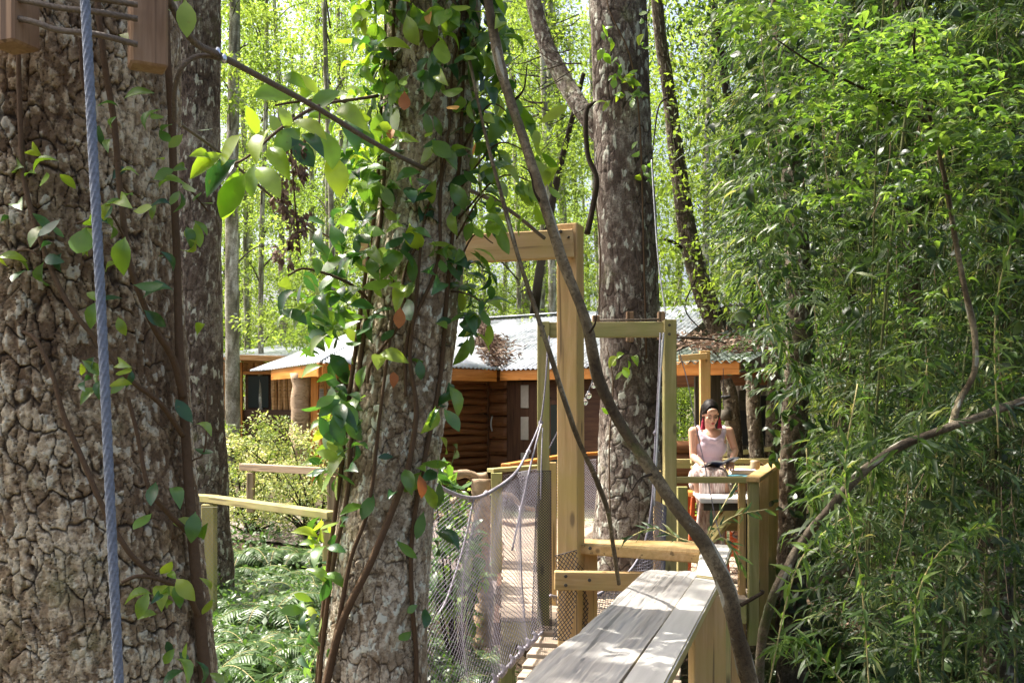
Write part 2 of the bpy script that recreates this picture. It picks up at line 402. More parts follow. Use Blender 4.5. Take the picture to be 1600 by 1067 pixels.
def bark(name, crackc, c1, c2, c3, lichen=(.55, .56, .46), lich=.35, moss=0.15, mossc=(.10, .13, .02), rough=.85, bs=.6):
    t = NT(name); pl = t.attr('plate'); cr = t.attr('crack'); v = t.coord('Object')
    n1 = t.noise(v, 26, 6, .75); n2 = t.noise(v, 85, 4, .7); big = t.noise(v, 2.6, 3, .5)
    f = t.math('ADD', t.math('MULTIPLY', pl, .45), t.math('ADD', t.math('MULTIPLY', n1, .65), t.math('MULTIPLY', t.math('SUBTRACT', big, .5), .9)))
    c = t.ramp(f, [(.34, c1), (.52, c2), (.70, c3)])
    c = t.mix(t.math('MULTIPLY', t.ramp(n2, [(.38, (1, 1, 1)), (.52, (0, 0, 0))]), .6), c, crackc)
    st = t.ramp(t.noise(v, 6, 5, .7), [(.52, (0, 0, 0)), (.6, (1, 1, 1))]); c = t.mix(t.math('MULTIPLY', st, .55), c, c1)
    l = t.math('MULTIPLY', t.ramp(t.noise(v, 11, 6, .8), [(.62, (0, 0, 0)), (.68, (1, 1, 1))]), lich); c = t.mix(l, c, lichen)
    lp = t.math('MULTIPLY', t.ramp(pl, [(.80, (0, 0, 0)), (.82, (1, 1, 1))]), lich * 1.4, True); c = t.mix(lp, c, tuple(min(.75, x * 1.15) for x in lichen))
    ms = t.math('MULTIPLY', t.ramp(t.noise(v, 2.2, 6, .75), [(.58, (0, 0, 0)), (.7, (1, 1, 1))]), moss, True); c = t.mix(ms, c, mossc)
    c = t.mix(t.math('MULTIPLY', t.ramp(cr, [(.10, (1, 1, 1)), (.75, (0, 0, 0))]), .86), c, crackc)
    t.base(c); t.rough(rough); t.p.inputs['Specular IOR Level'].default_value = .25
    t.bump(t.math('ADD', n1, t.math('MULTIPLY', n2, .6)), bs, .012)
    return t.m
M['bark_near'] = bark('thick_plated_bark', (.022, .014, .009), (.14, .088, .048), (.32, .235, .14), (.60, .50, .34), lich=.25, moss=.5)
M['bark_mid'] = bark('pale_flaking_bark', (.055, .036, .022), (.21, .15, .09), (.40, .33, .23), (.60, .53, .40), lich=.7, moss=.25)
M['bark_grey'] = bark('grey_brown_bark', (.03, .022, .018), (.085, .06, .046), (.15, .115, .092), (.30, .265, .22), lich=.55, moss=.5, lichen=(.42, .43, .36))
M['bark_dark'] = bark('dark_mossy_bark', (.02, .015, .01), (.06, .045, .03), (.10, .08, .055), (.17, .14, .10), lich=.3, moss=.8, mossc=(.05, .08, .015))
M['bark_pale'] = bark('slender_pale_bark', (.06, .05, .035), (.14, .125, .08), (.27, .25, .18), (.50, .48, .40), lich=.7, moss=.9, mossc=(.12, .17, .04))
M['bark_liana'] = bark('liana_bark', (.03, .02, .011), (.065, .047, .026), (.115, .088, .048), (.22, .18, .11), lich=.3, moss=.5, lichen=(.45, .46, .38))
M['stem'] = bark('vine_stem_bark', (.09, .055, .03), (.20, .125, .07), (.31, .21, .125), (.42, .31, .2), lich=.2, moss=0)
def leafmat(name, stops, trans=.4, transmul=(1.5, 1.6, .6), rough=.45, spec=.5, coat=0.0, blem=0.0):
    t = NT(name); r = t.attr('rnd'); c = t.ramp(r, stops)
    v = t.coord('Object'); n = t.noise(v, 18, 2, .5)
    c = t.mix(.35, c, t.mix(1.0, c, t.ramp(n, [(.3, (.45, .5, .4)), (.7, (1.5, 1.45, 1.5))]), 'MULTIPLY'))
    if blem: c = t.mix(t.math('MULTIPLY', t.ramp(t.noise(v, 90, 3, .6), [(.63, (0, 0, 0)), (.7, (1, 1, 1))]), blem), c, (.2, .12, .03))
    t.base(c); t.rough(rough); t.p.inputs['Specular IOR Level'].default_value = spec
    if coat: t.p.inputs['Coat Weight'].default_value = coat; t.p.inputs['Coat Roughness'].default_value = .25
    tr = t.new('ShaderNodeBsdfTranslucent'); t.link(t.mix(1.0, c, transmul, 'MULTIPLY'), tr.inputs[0])
    ms = t.new('ShaderNodeMixShader'); ms.inputs[0].default_value = trans
    t.link(t.p.outputs[0], ms.inputs[1]); t.link(tr.outputs[0], ms.inputs[2]); t.link(ms.outputs[0], t.out.inputs['Surface'])
    return t.m
M['leaf_bg'] = leafmat('sunny_forest_leaf', [(0, (.08, .13, .03)), (.5, (.17, .235, .05)), (1, (.32, .385, .10))], .5, (1.8, 1.9, 1.0), .5, .4)
M['leaf_bg2'] = leafmat('forest_leaf', [(0, (.06, .095, .02)), (.5, (.12, .175, .035)), (1, (.21, .28, .06))], .5, (1.8, 1.8, .8), .5, .4)
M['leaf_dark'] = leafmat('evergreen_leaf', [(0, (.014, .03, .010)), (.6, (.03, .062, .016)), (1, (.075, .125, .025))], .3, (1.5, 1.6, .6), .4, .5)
M['leaf_bamboo'] = leafmat('bamboo_leaf', [(0, (.02, .045, .018)), (.45, (.05, .092, .030)), (.75, (.10, .155, .048)), (.92, (.22, .24, .09)), (1, (.38, .31, .17))], .45, (1.6, 1.7, .8), .45, .5)
M['leaf_vine'] = leafmat('glossy_vine_leaf', [(0, (.025, .075, .035)), (.4, (.05, .13, .038)), (.7, (.11, .21, .045)), (1, (.25, .34, .07))], .38, (1.9, 2.0, .6), .32, .5, .25, .25)
M['leaf_bright'] = leafmat('sunlit_vine_leaf', [(0, (.09, .19, .03)), (.5, (.17, .29, .04)), (1, (.30, .38, .06))], .5, (1.9, 1.9, .6), .35, .5, .15, .2)  # brighter copy of the vine leaf, sunlight put into its colour
M['leaf_spray'] = leafmat('fresh_sapling_leaf', [(0, (.055, .11, .024)), (.5, (.11, .19, .04)), (1, (.21, .29, .075))], .5, (1.6, 1.7, .7), .45, .4)
M['leaf_dead'] = leafmat('dead_leaf', [(0, (.25, .09, .03)), (.5, (.42, .19, .05)), (1, (.55, .32, .09))], .35, (1.3, 1.1, .7), .6, .3, 0, .4)
M['leaf_pale'] = leafmat('pale_shrub_leaf', [(0, (.07, .11, .025)), (.35, (.17, .23, .06)), (.65, (.36, .39, .14)), (.85, (.62, .60, .32)), (1, (.85, .68, .62))], .4, (1.3, 1.3, .8), .5, .4)
M['leaf_fern'] = leafmat('fern_leaf', [(0, (.03, .07, .022)), (.5, (.065, .125, .035)), (1, (.14, .22, .07))], .35, (1.5, 1.6, .7), .38, .6)
M['leaf_rhodo'] = leafmat('rhododendron_leaf', [(0, (.035, .09, .025)), (.5, (.08, .17, .035)), (1, (.2, .3, .06))], .35, (1.6, 1.7, .6), .35, .5, .2)
M['litter'] = leafmat('roof_leaf_litter', [(0, (.07, .04, .028)), (.5, (.16, .10, .07)), (1, (.36, .27, .20))], .15, (1, 1, 1), .7, .2)
def simple(name, c, rough=.6, metal=0.0, noise=.0, scale=30, bump=0.0, sheen=0.0, spec=.5):
    t = NT(name); v = t.coord('Object')
    if noise:
        n = t.noise(v, scale, 5, .6); t.base(t.ramp(n, [(.3, tuple(max(0, x * (1 - noise)) for x in c)), (.7, tuple(min(1, x * (1 + noise)) for x in c))]))
        if bump: t.bump(n, bump, .003)
    else: t.base(c)
    t.rough(rough); t.p.inputs['Metallic'].default_value = metal; t.p.inputs['Specular IOR Level'].default_value = spec
    if sheen: t.p.inputs['Sheen Weight'].default_value = sheen
    return t.m
M['steel'] = simple('galvanised_steel_rope', (.42, .43, .46), .6, .1, .25, 120, .4)
M['bluerope'] = simple('blue_grey_steel_rope', (.16, .185, .23), .55, .15, .3, 200, .5)
M['cable'] = simple('brown_grey_cable', (.13, .10, .07), .75, 0, .35, 160, .5)
M['bolt'] = simple('shiny_bolt_metal', (.6, .62, .64), .25, .9)
M['rope'] = simple('lilac_grey_rope', (.30, .28, .32), .85, 0, .3, 90, .6)
M['net'] = simple('lilac_grey_netting', (.23, .21, .25), .8, 0, .3, 40)
M['netdark'] = simple('black_netting', (.035, .03, .035), .8, 0, .3, 40)
M['wire'] = simple('chicken_wire', (.30, .28, .2), .5, .4)
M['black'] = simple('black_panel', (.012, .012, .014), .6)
M['skin'] = simple('skin', (.56, .32, .22), .45, 0, .06, 12, .05)
M['hair'] = simple('dark_hair', (.007, .004, .0035), .55, 0, .4, 160, .1, spec=.2)
M['lip'] = simple('lips', (.42, .10, .09), .4)
M['eye'] = simple('lashes_and_brows', (.03, .018, .015), .5)
M['top'] = simple('lilac_knit_top', (.50, .40, .47), .85, 0, .08, 180, .4, .3)
M['tassel'] = simple('crimson_tassel', (.30, .008, .035), .8, 0, .35, 200, .6)
M['page'] = simple('book_paper', (.75, .74, .72), .7, 0, .05, 60)
M['cover_dark'] = simple('dark_blue_cover', (.03, .04, .09), .35)
M['cover_blue'] = simple('turquoise_cover', (.12, .38, .48), .4)
M['cover_lilac'] = simple('lilac_grey_cover', (.42, .40, .50), .5)
M['cup'] = simple('tan_ceramic', (.38, .28, .18), .4)
M['white'] = simple('white_table_top', (.78, .76, .76), .4, 0, .06, 9)
M['plate'] = simple('cream_painted_plate', (.45, .41, .34), .6, 0, .1, 20)
M['sandal'] = simple('dark_sandal_leather', (.04, .02, .02), .5)
M['grey_cloth'] = simple('pale_grey_cloth', (.5, .5, .52), .8, 0, .15, 8)
def mk_skirt():
    t = NT('patterned_skirt'); v = t.coord('Object', (60, 60, 8)); n = t.noise(v, 1.0, 4, .6)
    t.base(t.ramp(n, [(.35, (.20, .12, .10)), (.5, (.46, .34, .30)), (.65, (.68, .60, .56))])); t.rough(.8); t.bump(n, .3, .004); return t.m
M['skirt'] = mk_skirt()
def mk_roof(name, c, c2):
    t = NT(name); v = t.coord('Object'); n = t.noise(v, 2.5, 5, .65); n2 = t.noise(v, 14, 4, .6)
    k = t.ramp(n, [(.35, c2), (.6, c)]); k = t.mix(t.math('MULTIPLY', t.ramp(n2, [(.55, (0, 0, 0)), (.7, (1, 1, 1))]), .5), k, (.16, .15, .13))
    t.base(k); t.rough(.5); t.p.inputs['Metallic'].default_value = .25; return t.m
M['roof'] = mk_roof('corrugated_zinc', (.56, .59, .62), (.33, .36, .40))
M['roof_green'] = mk_roof('green_corrugated_sheet', (.26, .31, .28), (.14, .18, .15))
def mk_glass(name, tint=(.9, .95, .95), alpha=.75):
    t = NT(name); t.base((.04, .05, .045)); t.rough(.06); t.p.inputs['Specular IOR Level'].default_value = .8; t.p.inputs['Coat Weight'].default_value = .5; return t.m
M['glass'] = mk_glass('dark_window_glass')
def mk_bulb():
    t = NT('clear_bulb_glass'); t.base((1, 1, 1)); t.rough(.05); t.p.inputs['Transmission Weight'].default_value = .85; t.p.inputs['IOR'].default_value = 1.3; return t.m
M['bulb'] = mk_bulb()
def mk_ground():
    t = NT('forest_floor'); v = t.coord('Object'); a = t.noise(v, .5, 4, .6); b = t.noise(v, 7, 6, .7); c = t.noise(v, 45, 4, .7)
    k = t.ramp(b, [(.3, (.035, .022, .013)), (.5, (.09, .06, .035)), (.7, (.17, .12, .07))])
    k = t.mix(t.math('MULTIPLY', t.ramp(c, [(.5, (0, 0, 0)), (.65, (1, 1, 1))]), .5), k, (.22, .15, .08))
    k = t.mix(t.math('MULTIPLY', t.ramp(a, [(.45, (0, 0, 0)), (.6, (1, 1, 1))]), .7), k, (.05, .085, .02))
    t.base(k); t.rough(.95); t.bump(t.math('ADD', b, t.math('MULTIPLY', c, .4)), .9, .06); return t.m
M['ground'] = mk_ground()
def mk_path():
    t = NT('pale_gravel_path'); v = t.coord('Object'); b = t.noise(v, 9, 6, .7); c = t.noise(v, 70, 4, .7)
    k = t.ramp(b, [(.3, (.17, .13, .11)), (.6, (.31, .26, .24))]); k = t.mix(t.math('MULTIPLY', c, .4), k, (.12, .09, .07))
    t.base(k); t.rough(.95); t.bump(c, .8, .02); return t.m
M['path'] = mk_path()
# ------------------------------------------------------------------ ground
def gz(x, y):
    x = np.asarray(x, float); y = np.asarray(y, float)
    rt = smooth(-1.1, .3, x); lf = -.22 + .32 * smooth(8, 11, y); rg = -1.35 + 1.25 * smooth(8.0, 10.8, y) * (1 - .6 * smooth(2.6, 4.5, x))
    z = lf * (1 - rt) + rg * rt
    z = z + .012 * np.maximum(y - 14, 0)
    z = z + .22 * (vnoise(np.stack([x * .5, y * .5, x * 0], -1), 3) - .5) + .07 * (vnoise(np.stack([x * 2, y * 2, x * 0], -1), 4) - .5)
    return z
def G(x, y): return float(gz(np.array([x]), np.array([y]))[0])
xs = np.concatenate([np.linspace(-90, -14, 24), np.linspace(-13, 13, 131), np.linspace(14, 90, 24)])
ys = np.concatenate([np.linspace(-8, 22, 151), np.linspace(23, 150, 50)])
X, Y = np.meshgrid(xs, ys); Z = gz(X, Y); nx, ny = len(xs), len(ys)
i = np.arange(ny - 1)[:, None] * nx; j = np.arange(nx - 1)[None]
F = np.stack([i + j, i + j + 1, i + nx + j + 1, i + nx + j], -1).reshape(-1, 4)
g = npmesh('ground', np.stack([X, Y, Z], -1).reshape(-1, 3), F, M['ground']); tag(g, kind='structure')
# pale path in front of the cabin
xs = np.linspace(-6.5, .6, 60); t = np.linspace(0, 1, 16); X, T = np.meshgrid(xs, t)
Y = 9.55 + .25 * np.sin(X * 1.3) + (1.5 + .2 * np.sin(X * 2.1)) * T; Z = gz(X, Y) + .03
i = np.arange(15)[:, None] * 60; j = np.arange(59)[None]
g = npmesh('path', np.stack([X, Y, Z], -1).reshape(-1, 3), np.stack([i + j, i + j + 1, i + 60 + j + 1, i + 60 + j], -1).reshape(-1, 4), M['path']); tag(g, kind='structure')

# ------------------------------------------------------------------ the named trees
def crown_clumps(centre, rad, n, flat=.45):
    u = unit(n) * (RNG.random(n) ** .4)[:, None] * rad; u[:, 2] *= flat
    return u + np.array(centre)
def limb_set(base, tips, r0):
    out = []
    for tp in tips:
        b = np.array(base, float); tp = np.array(tp); mid = (b + tp) / 2 + np.array([0, 0, -.15]) + RNG.normal(size=3) * .25
        out.append(([b, mid, tp], [r0, r0 * .55, r0 * .15]))
    return out
def overhead_crown(root, top, centre, rad, n, k, size=.11, mat='leaf_bg2', r0=.07, spread=.55):  # crown out of view, added to dapple the sunlight below
    c = crown_clumps(centre, rad, n)
    tubes_obj('limb', limb_set(top, c[:min(14, n)], r0), M['bark_grey'], root, 6)
    V, F, at = clumps(c, k, spread, size, 'small', .5)
    return npmesh('crown', V, F, M[mat], root, at, False, root.location)

# thick tree at the left edge of the photograph
def cl(rows, Y):  # centreline from rows of (px, py)
    return [P(px, py, Y) for px, py in rows]
nearY = 2.0
rows = [(62, -900), (70, -300), (82, 0), (86, 300), (96, 500), (109, 700), (126, 900), (140, 1067), (165, 1500), (190, 2600), (200, 3200)]
t1 = thing('large_tree', 'thick plated-bark tree at the left edge with sawn blocks roped to it', 'tree', (P(190, 2600, nearY).x, nearY, -1.35))
R1 = [.235, .24, .247, .247, .247, .247, .25, .25, .26, .30, .36]
bark_trunk('trunk', cl(rows, nearY), R1, 660, 1800, M['bark_near'], t1, 3, .017, .025, .0058)
def surf1(px, py, out=.004):   # a point on the bark of the near tree, seen at px, py
    c = np.interp(py, [r[1] for r in rows], [r[0] for r in rows]); rad = .25
    a = (px - c) / FPX * nearY / rad; a = max(-.97, min(.97, a)) if abs(a) < 1.3 else a
    y = nearY - math.sqrt(max(0, 1 - min(1, a * a))) * rad
    p = P(px, py, y - out); return p
tubes_obj('upper_limb', [([P(62, -850, nearY), (-1.4, 2.6, 4.6), (-2.2, 3.4, 6.2)], [.2, .14, .08]), ([P(62, -850, nearY), (-.6, 2.8, 4.9), (-.2, 3.9, 6.8)], [.16, .11, .06])], M['bark_grey'], t1, 10)
overhead_crown(t1, (-1.4, 2.8, 4.8), (-2.2, 3.4, 6.6), 2.2, 44, 110)

# second trunk behind it
t2Y = 7.3
rows2 = [(300, -700), (303, 0), (306, 500), (312, 800), (318, 950), (322, 1360)]
t2 = thing('slim_tree', 'grey lichen-flecked trunk half hidden behind the big left-hand tree', 'tree', (P(322, 1360, t2Y).x, t2Y, -1.3))
bark_trunk('trunk', cl(rows2, t2Y), [.17, .19, .20, .215, .235, .29], 200, 760, M['bark_grey'], t2, 21, .036, .06, .009)
overhead_crown(t2, (P(300, -690, t2Y)), (-3.2, 7.6, 8.2), 2.3, 40, 110)

# leaf-clad middle tree
t3Y = 3.25
rows3 = [(700, -900), (688, -300), (679, 0), (672, 150), (664, 300), (641, 500), (613, 700), (595, 900), (583, 1067), (560, 1500), (540, 2300)]
t3 = thing('leaning_tree', 'pale flaking-bark tree in the middle foreground, wrapped in climbing leaves', 'tree', (P(540, 2300, t3Y).x, t3Y, -1.35))
R3 = [.13, .15, .158, .155, .152, .158, .162, .168, .176, .20, .27]
bark_trunk('trunk', cl(rows3, t3Y), R3, 340, 1200, M['bark_mid'], t3, 41, .023, .034, .0055)
def c3(py):
    return np.interp(py, [r[1] for r in rows3], [r[0] for r in rows3])
overhead_crown(t3, (P(700, -850, t3Y)), (-.2, 4.0, 6.2), 1.9, 26, 100)

# tree that grows through the deck
t4Y = 7.2
rows4 = [(955, -700), (962, -200), (966, 0), (974, 250), (984, 500), (986, 700), (984, 850), (980, 960), (976, 1200)]
t4 = thing('dark_tree', 'dark straight tree growing up through the deck behind the post gate', 'tree', (P(976, 1200, t4Y).x, t4Y, -1.3))
bark_trunk('trunk', cl(rows4, t4Y), [.18, .20, .212, .218, .225, .25, .275, .29, .32], 300, 1000, M['bark_grey'], t4, 61, .05, .07, .0065)
V, F, at = tube([P(790, -260, 8.2), P(825, -40, 7.9), P(850, 60, 7.8), P(878, 120, 7.7), P(905, 165, 7.5), P(945, 225, 7.3)], [.05, .06, .065, .07, .07, .06], 60, 240, bark_h(.42, .03, .05, .007, 5), cap=False)
npmesh('limb', V, F, M['bark_grey'], t4, at, True, t4.location)
tubes_obj('hanging_branch', [([P(930, 160, 7.0), P(916, 175, 6.95), P(918, 240, 6.95), P(932, 280, 6.93), P(925, 330, 6.95), P(917, 366, 6.95)], [.012, .02, .018, .02, .022, .024])], M['bark_liana'], t4, 8)
overhead_crown(t4, (P(955, -690, t4Y)), (.6, 7.6, 8.6), 2.5, 46, 110)

# leaning trunk right of it
t5 = thing('curved_tree', 'thin dark curved tree leaning over the porch roof, right of the deck tree', 'tree', P(1150, 552, 13))
V, F, at = tube([P(1010, -200, 11.87), P(1030, 40, 12.14), P(1043, 130, 12.28), P(1058, 250, 12.42), P(1072, 350, 12.49), P(1085, 410, 12.56), P(1104, 470, 12.70), P(1128, 522, 12.83), P(1155, 556, 12.97), P(1200, 700, 14.08), (4.2, 14.6, -.4)], [.068, .075, .082, .10, .115, .13, .138, .15, .158, .165, .2], 70, 520, bark_h(.8, .04, .07, .011, 8), cap=False)
npmesh('trunk', V, F, M['bark_dark'], t5, at, True, t5.location)
tubes_obj('limb', [([P(1072, 395, 12.56), P(1055, 380, 12.42), P(1038, 374, 12.28)], [.03, .022, .018]), ([P(1048, 150, 12.28), P(1030, 165, 12.14), P(1022, 215, 12.14), P(1018, 260, 12.01)], [.012, .012, .009, .005]), ([P(1078, 330, 12.42), P(1050, 200, 12.14), P(1040, 100, 11.87)], [.012, .012, .009]),
    ([P(1075, 360, 12.35), P(1092, 420, 12.28), P(1070, 480, 12.42), P(1100, 520, 12.56)], [.012, .01, .01, .008])], M['bark_dark'], t5, 8)
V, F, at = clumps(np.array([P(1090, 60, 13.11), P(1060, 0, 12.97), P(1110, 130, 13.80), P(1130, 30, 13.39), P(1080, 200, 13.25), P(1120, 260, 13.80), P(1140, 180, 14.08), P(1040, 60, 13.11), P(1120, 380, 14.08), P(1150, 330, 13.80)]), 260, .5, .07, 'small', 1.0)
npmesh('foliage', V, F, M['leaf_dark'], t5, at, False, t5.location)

# liana in the foreground crossing in front of the posts
li = thing('liana', 'long mottled branch bending diagonally in front of the tall post and across the rail', 'vine', P(1172, 1080, 2.9))
Ys = [3.0, 2.95, 2.9, 2.85, 2.8, 2.8, 2.8, 2.82, 2.85, 2.85, 2.85, 2.85, 2.85, 2.85, 2.9]
pp = [(740, -160), (762, 0), (786, 120), (822, 230), (850, 320), (880, 410), (915, 500), (935, 590), (965, 655), (1012, 725), (1062, 800), (1105, 858), (1135, 920), (1152, 990), (1176, 1090)]
def knob(TH, S, Rr):
    q = vnoise(np.stack([np.cos(TH), np.sin(TH), S * 9], -1), 77); q2 = vnoise(np.stack([np.cos(TH) * 3, np.sin(TH) * 3, S * 40], -1), 78)
    return Rr * (.80 + .42 * q + .16 * q2 + .25 * np.maximum(0, vnoise(np.stack([S * 5, S * 0, S * 0], -1), 79) - .72)), {'crack': .6 + .4 * q2, 'plate': q}
V, F, at = tube([P(a, b, y) for (a, b), y in zip(pp, Ys)], [.011, .013, .0135, .0135, .014, .0145, .0145, .015, .0155, .017, .0185, .0205, .021, .021, .022], 20, 500, knob)
npmesh('stem', V, F, M['bark_liana'], li, at, True, li.location)
V, F, at = tube([P(1172, 1075, 2.9), P(1180, 1250, 3.0), P(1200, 1500, 3.1), P(1220, 2000, 3.0)], [.027, .03, .035, .04], 14, 60, knob)
npmesh('root_end', V, F, M['bark_liana'], li, at, True, li.location)
tubes_obj('twig', [([P(846, 318, 2.8), P(835, 300, 2.78), P(828, 270, 2.76), P(812, 258, 2.75)], [.005, .003, .002, .001]), ([P(921, 520, 2.78), P(930, 505, 2.76), P(934, 480, 2.75)], [.004, .003, .001]), ([P(1020, 740, 2.84), P(1000, 748, 2.8), P(985, 770, 2.78)], [.005, .003, .0015]), ([P(800, 160, 2.9), P(818, 140, 2.88), P(824, 100, 2.86)], [.005, .003, .0015]), ([P(1158, 945, 2.82), P(1175, 935, 2.8), P(1192, 925, 2.79), P(1188, 922, 2.78)], [.006, .006, .005, .002])], M['bark_liana'], li, 6)
# thin hanging vine that crosses the tall post
hv = thing('hanging_vine', 'thin grey-brown vine hanging from the upper leaves past the left side of the tall post', 'vine', P(985, 910, 3.0))
V, F, at = tube([P(733, 90, 3.0), P(758, 210, 2.95), P(782, 300, 2.95), P(808, 395, 2.95), P(832, 470, 2.95), P(855, 540, 2.95), P(880, 620, 2.95), P(905, 690, 3.0), P(930, 745, 3.2), P(950, 800, 3.3), P(958, 850, 3.4), P(967, 912, 3.5)], [.0045, .005, .0055, .006, .007, .007, .0075, .0075, .0075, .0075, .0075, .007], 10, 260, knob)
npmesh('stem', V, F, M['bark_liana'], hv, at, True, hv.location)

# ------------------------------------------------------------------ climbing vines
def surf3(ang, py, out=0.0):
    """point on the middle tree: ang 0 faces the viewer, + to the right"""
    c = c3(py); z = CZ + (HY - py) / FPX * t3Y; x = (c - CX) / FPX * t3Y
    r = np.interp(py, [r_[1] for r_ in rows3], R3) + out
    return np.array([x + math.sin(ang) * r, t3Y - math.cos(ang) * r, z])
v3 = thing('climbing_vine', 'glossy-leaved climber with dead orange leaves covering the middle foreground tree', 'vine', surf3(0, 1500))
stems = []
def vine_path(f, a0, p0, a1, p1, n=14, w=.22, out=.008):
    ph = random.random() * 6
    return [f(a0 + (a1 - a0) * k / n + w * math.sin(ph + k * .9) * (.4 + .6 * math.sin(k * .5)), p0 + (p1 - p0) * k / n, out + .006 * random.random()) for k in range(n + 1)]
for a0, p0, a1, p1, r in [(.9, 1100, .75, -100, .008), (-1.0, 1120, -.8, -100, .008), (.25, 620, .6, 0, .006), (-.5, 600, .5, 240, .005), (-1.3, 1100, -1.2, 0, .008)]:
    stems.append((vine_path(surf3, a0, p0, a1, p1), [r, r, r * .8, r * .6]))
stems.append(([surf3(-.85, 1090, .02), surf3(-.5, 960, .03), surf3(-.05, 860, .035), surf3(.3, 760, .03), surf3(.42, 720, .03), surf3(.45, 640, .02), surf3(.2, 560, .02), surf3(.18, 480, .02), surf3(.15, 400, .02)], [.014, .013, .012, .011, .009, .007, .006, .005]))
stems.append(([surf3(-.9, 1080, .02), surf3(-.6, 960, .02), surf3(-.45, 860, .02), surf3(-.2, 780, .02), surf3(-.2, 640, .015), surf3(-.22, 500, .015)], [.009, .008, .007, .006, .005]))
stems.append(([P(560, 170, 3.0), P(520, 155, 2.9), P(460, 160, 2.8), P(430, 165, 2.75)], [.005, .004, .003]))
stems.append(([surf3(-1.1, 470), P(540, 440, 3.0), P(480, 420, 2.9), P(450, 430, 2.85)], [.006, .005, .004, .003]))
tubes_obj('stem', stems, M['stem'], v3, 7, nv=90)
def leafset(bunches, size, kind='broad', down=.5, spread=.7):
    """bunches: list of (point, outward dir, n)"""
    Pp = []; D = []; Nn = []
    for p, o, n in bunches:
        o = np.array(o, float); o /= np.linalg.norm(o) + 1e-9
        for _ in range(n):
            d = o * .5 + RNG.normal(size=3) * spread; d[2] -= down * RNG.random() * 1.6
            Pp.append(np.array(p) + RNG.normal(size=3) * .012 + o * .01); D.append(d); nn = o * .9 + np.array([-.15, 0, .6]) + RNG.normal(size=3) * .35; Nn.append(nn)
    Pp = np.array(Pp); n = len(Pp)
    return scatter(kind, Pp, np.array(D), np.array(Nn), size * RNG.uniform(.6, 1.25, n))
def dens3(a, py):   # how thickly leaves cover the middle tree
    left = -a
    if py < 120: return .75
    if py < 330: return .85 if (a < -.3 or a > .75) else .4
    if py < 560: return .95 if a < -.5 else (.5 if a > .8 else .2)
    if py < 740: return .5 if a < -.5 else .14
    if py < 860: return .22 if a < -.5 else .12
    return .2 if a < -.7 else .03
B = []; Bb = []
for _ in range(900):
    a = random.uniform(-1.75, 1.5); py = random.uniform(-120, 1070)
    if random.random() > dens3(a, py): continue
    out = random.random() ** 1.5 * (.07 if py < 560 else .035)
    if a < -.7 and 330 < py < 560: out *= 2.2
    p = surf3(a, py, .015 + out); o = (math.sin(a), -math.cos(a), .1)
    (Bb if random.random() < (.32 if a < -.5 and py < 330 else .18) else B).append((p, o, random.choice((1, 2, 2, 3))))  # a share of the leaves gets the sunlit colour
for px, py, Y, n in [(500, 470, 2.95, 5), (470, 450, 2.9, 4), (520, 430, 3.0, 6), (455, 490, 2.9, 3), (540, 400, 3.02, 6), (520, 510, 3.0, 4), (560, 360, 3.05, 6), (575, 290, 3.05, 6), (560, 240, 3.0, 5), (500, 400, 2.9, 4), (545, 470, 3.0, 6), (480, 500, 2.95, 3),
                     (530, 620, 3.0, 5), (520, 655, 3.0, 5), (545, 690, 3.05, 4), (515, 690, 3.0, 3), (500, 850, 3.1, 2), (505, 910, 3.1, 3), (475, 950, 3.05, 2), (690, 640, 3.0, 3), (765, 600, 3.0, 0), (730, 500, 3.1, 2),
                     (760, 130, 3.05, 5), (775, 60, 3.0, 4), (745, 200, 3.05, 5), (770, 260, 3.05, 3), (730, 420, 3.1, 4), (755, 470, 3.1, 3), (745, 90, 3.05, 5), (720, 330, 3.1, 4)]:
    if n: B.append((P(px, py, Y), (random.uniform(-.6, .6), -.6, .2), n))
for px, py, Y, n in [(570, 100, 3.0, 4), (590, 40, 3.0, 5), (560, 160, 2.95, 4), (600, 0, 3.0, 4), (555, 200, 2.95, 4), (585, 210, 2.95, 4), (545, 250, 2.9, 4), (520, 190, 2.9, 3), (490, 140, 2.85, 3), (700, 20, 3.0, 5), (680, 60, 3.0, 3),
                     (830, 200, 3.1, 4), (845, 240, 3.1, 3), (820, 290, 3.05, 5), (790, 330, 3.05, 4), (770, 350, 3.05, 4), (840, 320, 3.05, 3), (775, 190, 3.05, 3), (800, 160, 3.05, 3), (690, 130, 3.0, 3), (585, 260, 3.0, 5), (780, 270, 3.05, 4), (850, 290, 3.1, 3), (745, 350, 3.0, 3), (760, 490, 3.1, 2), (735, 520, 3.1, 2), (780, 30, 3.0, 3)]:
    Bb.append((P(px, py, Y), (random.uniform(-.6, .6), -.5, .1), n))
V, F, at = leafset(B, .088); npmesh('foliage', V, F, M['leaf_vine'], v3, at, True, v3.location)
V, F, at = leafset(Bb, .092, down=.7); npmesh('sunlit_foliage', V, F, M['leaf_bright'], v3, at, True, v3.location)
D = [(P(x, y, 2.98), (0, -1, -.2), 1) for x, y in [(632, 142), (628, 480), (660, 735), (626, 590), (700, 160), (630, 200), (672, 8), (745, 232)]]
for d_ in D: V, F, at = leafset([d_], .07, down=1.5, spread=.15); npmesh('dead_leaf', V, F, M['leaf_dead'], v3, at, True, v3.location)
twl = []
for px, py, Y in [(800, 180, 3.05), (830, 240, 3.05), (845, 290, 3.05), (790, 320, 3.0), (770, 380, 3.02), (750, 470, 3.05)]:
    twl.append(([surf3(1.0, min(py + 60, 460)), (surf3(1.0, py) + np.array(P(px, py, Y))) / 2 + np.array([0, 0, .02]), P(px, py, Y)], [.004, .003, .002]))
tubes_obj('twig', twl, M['stem'], v3, 5)

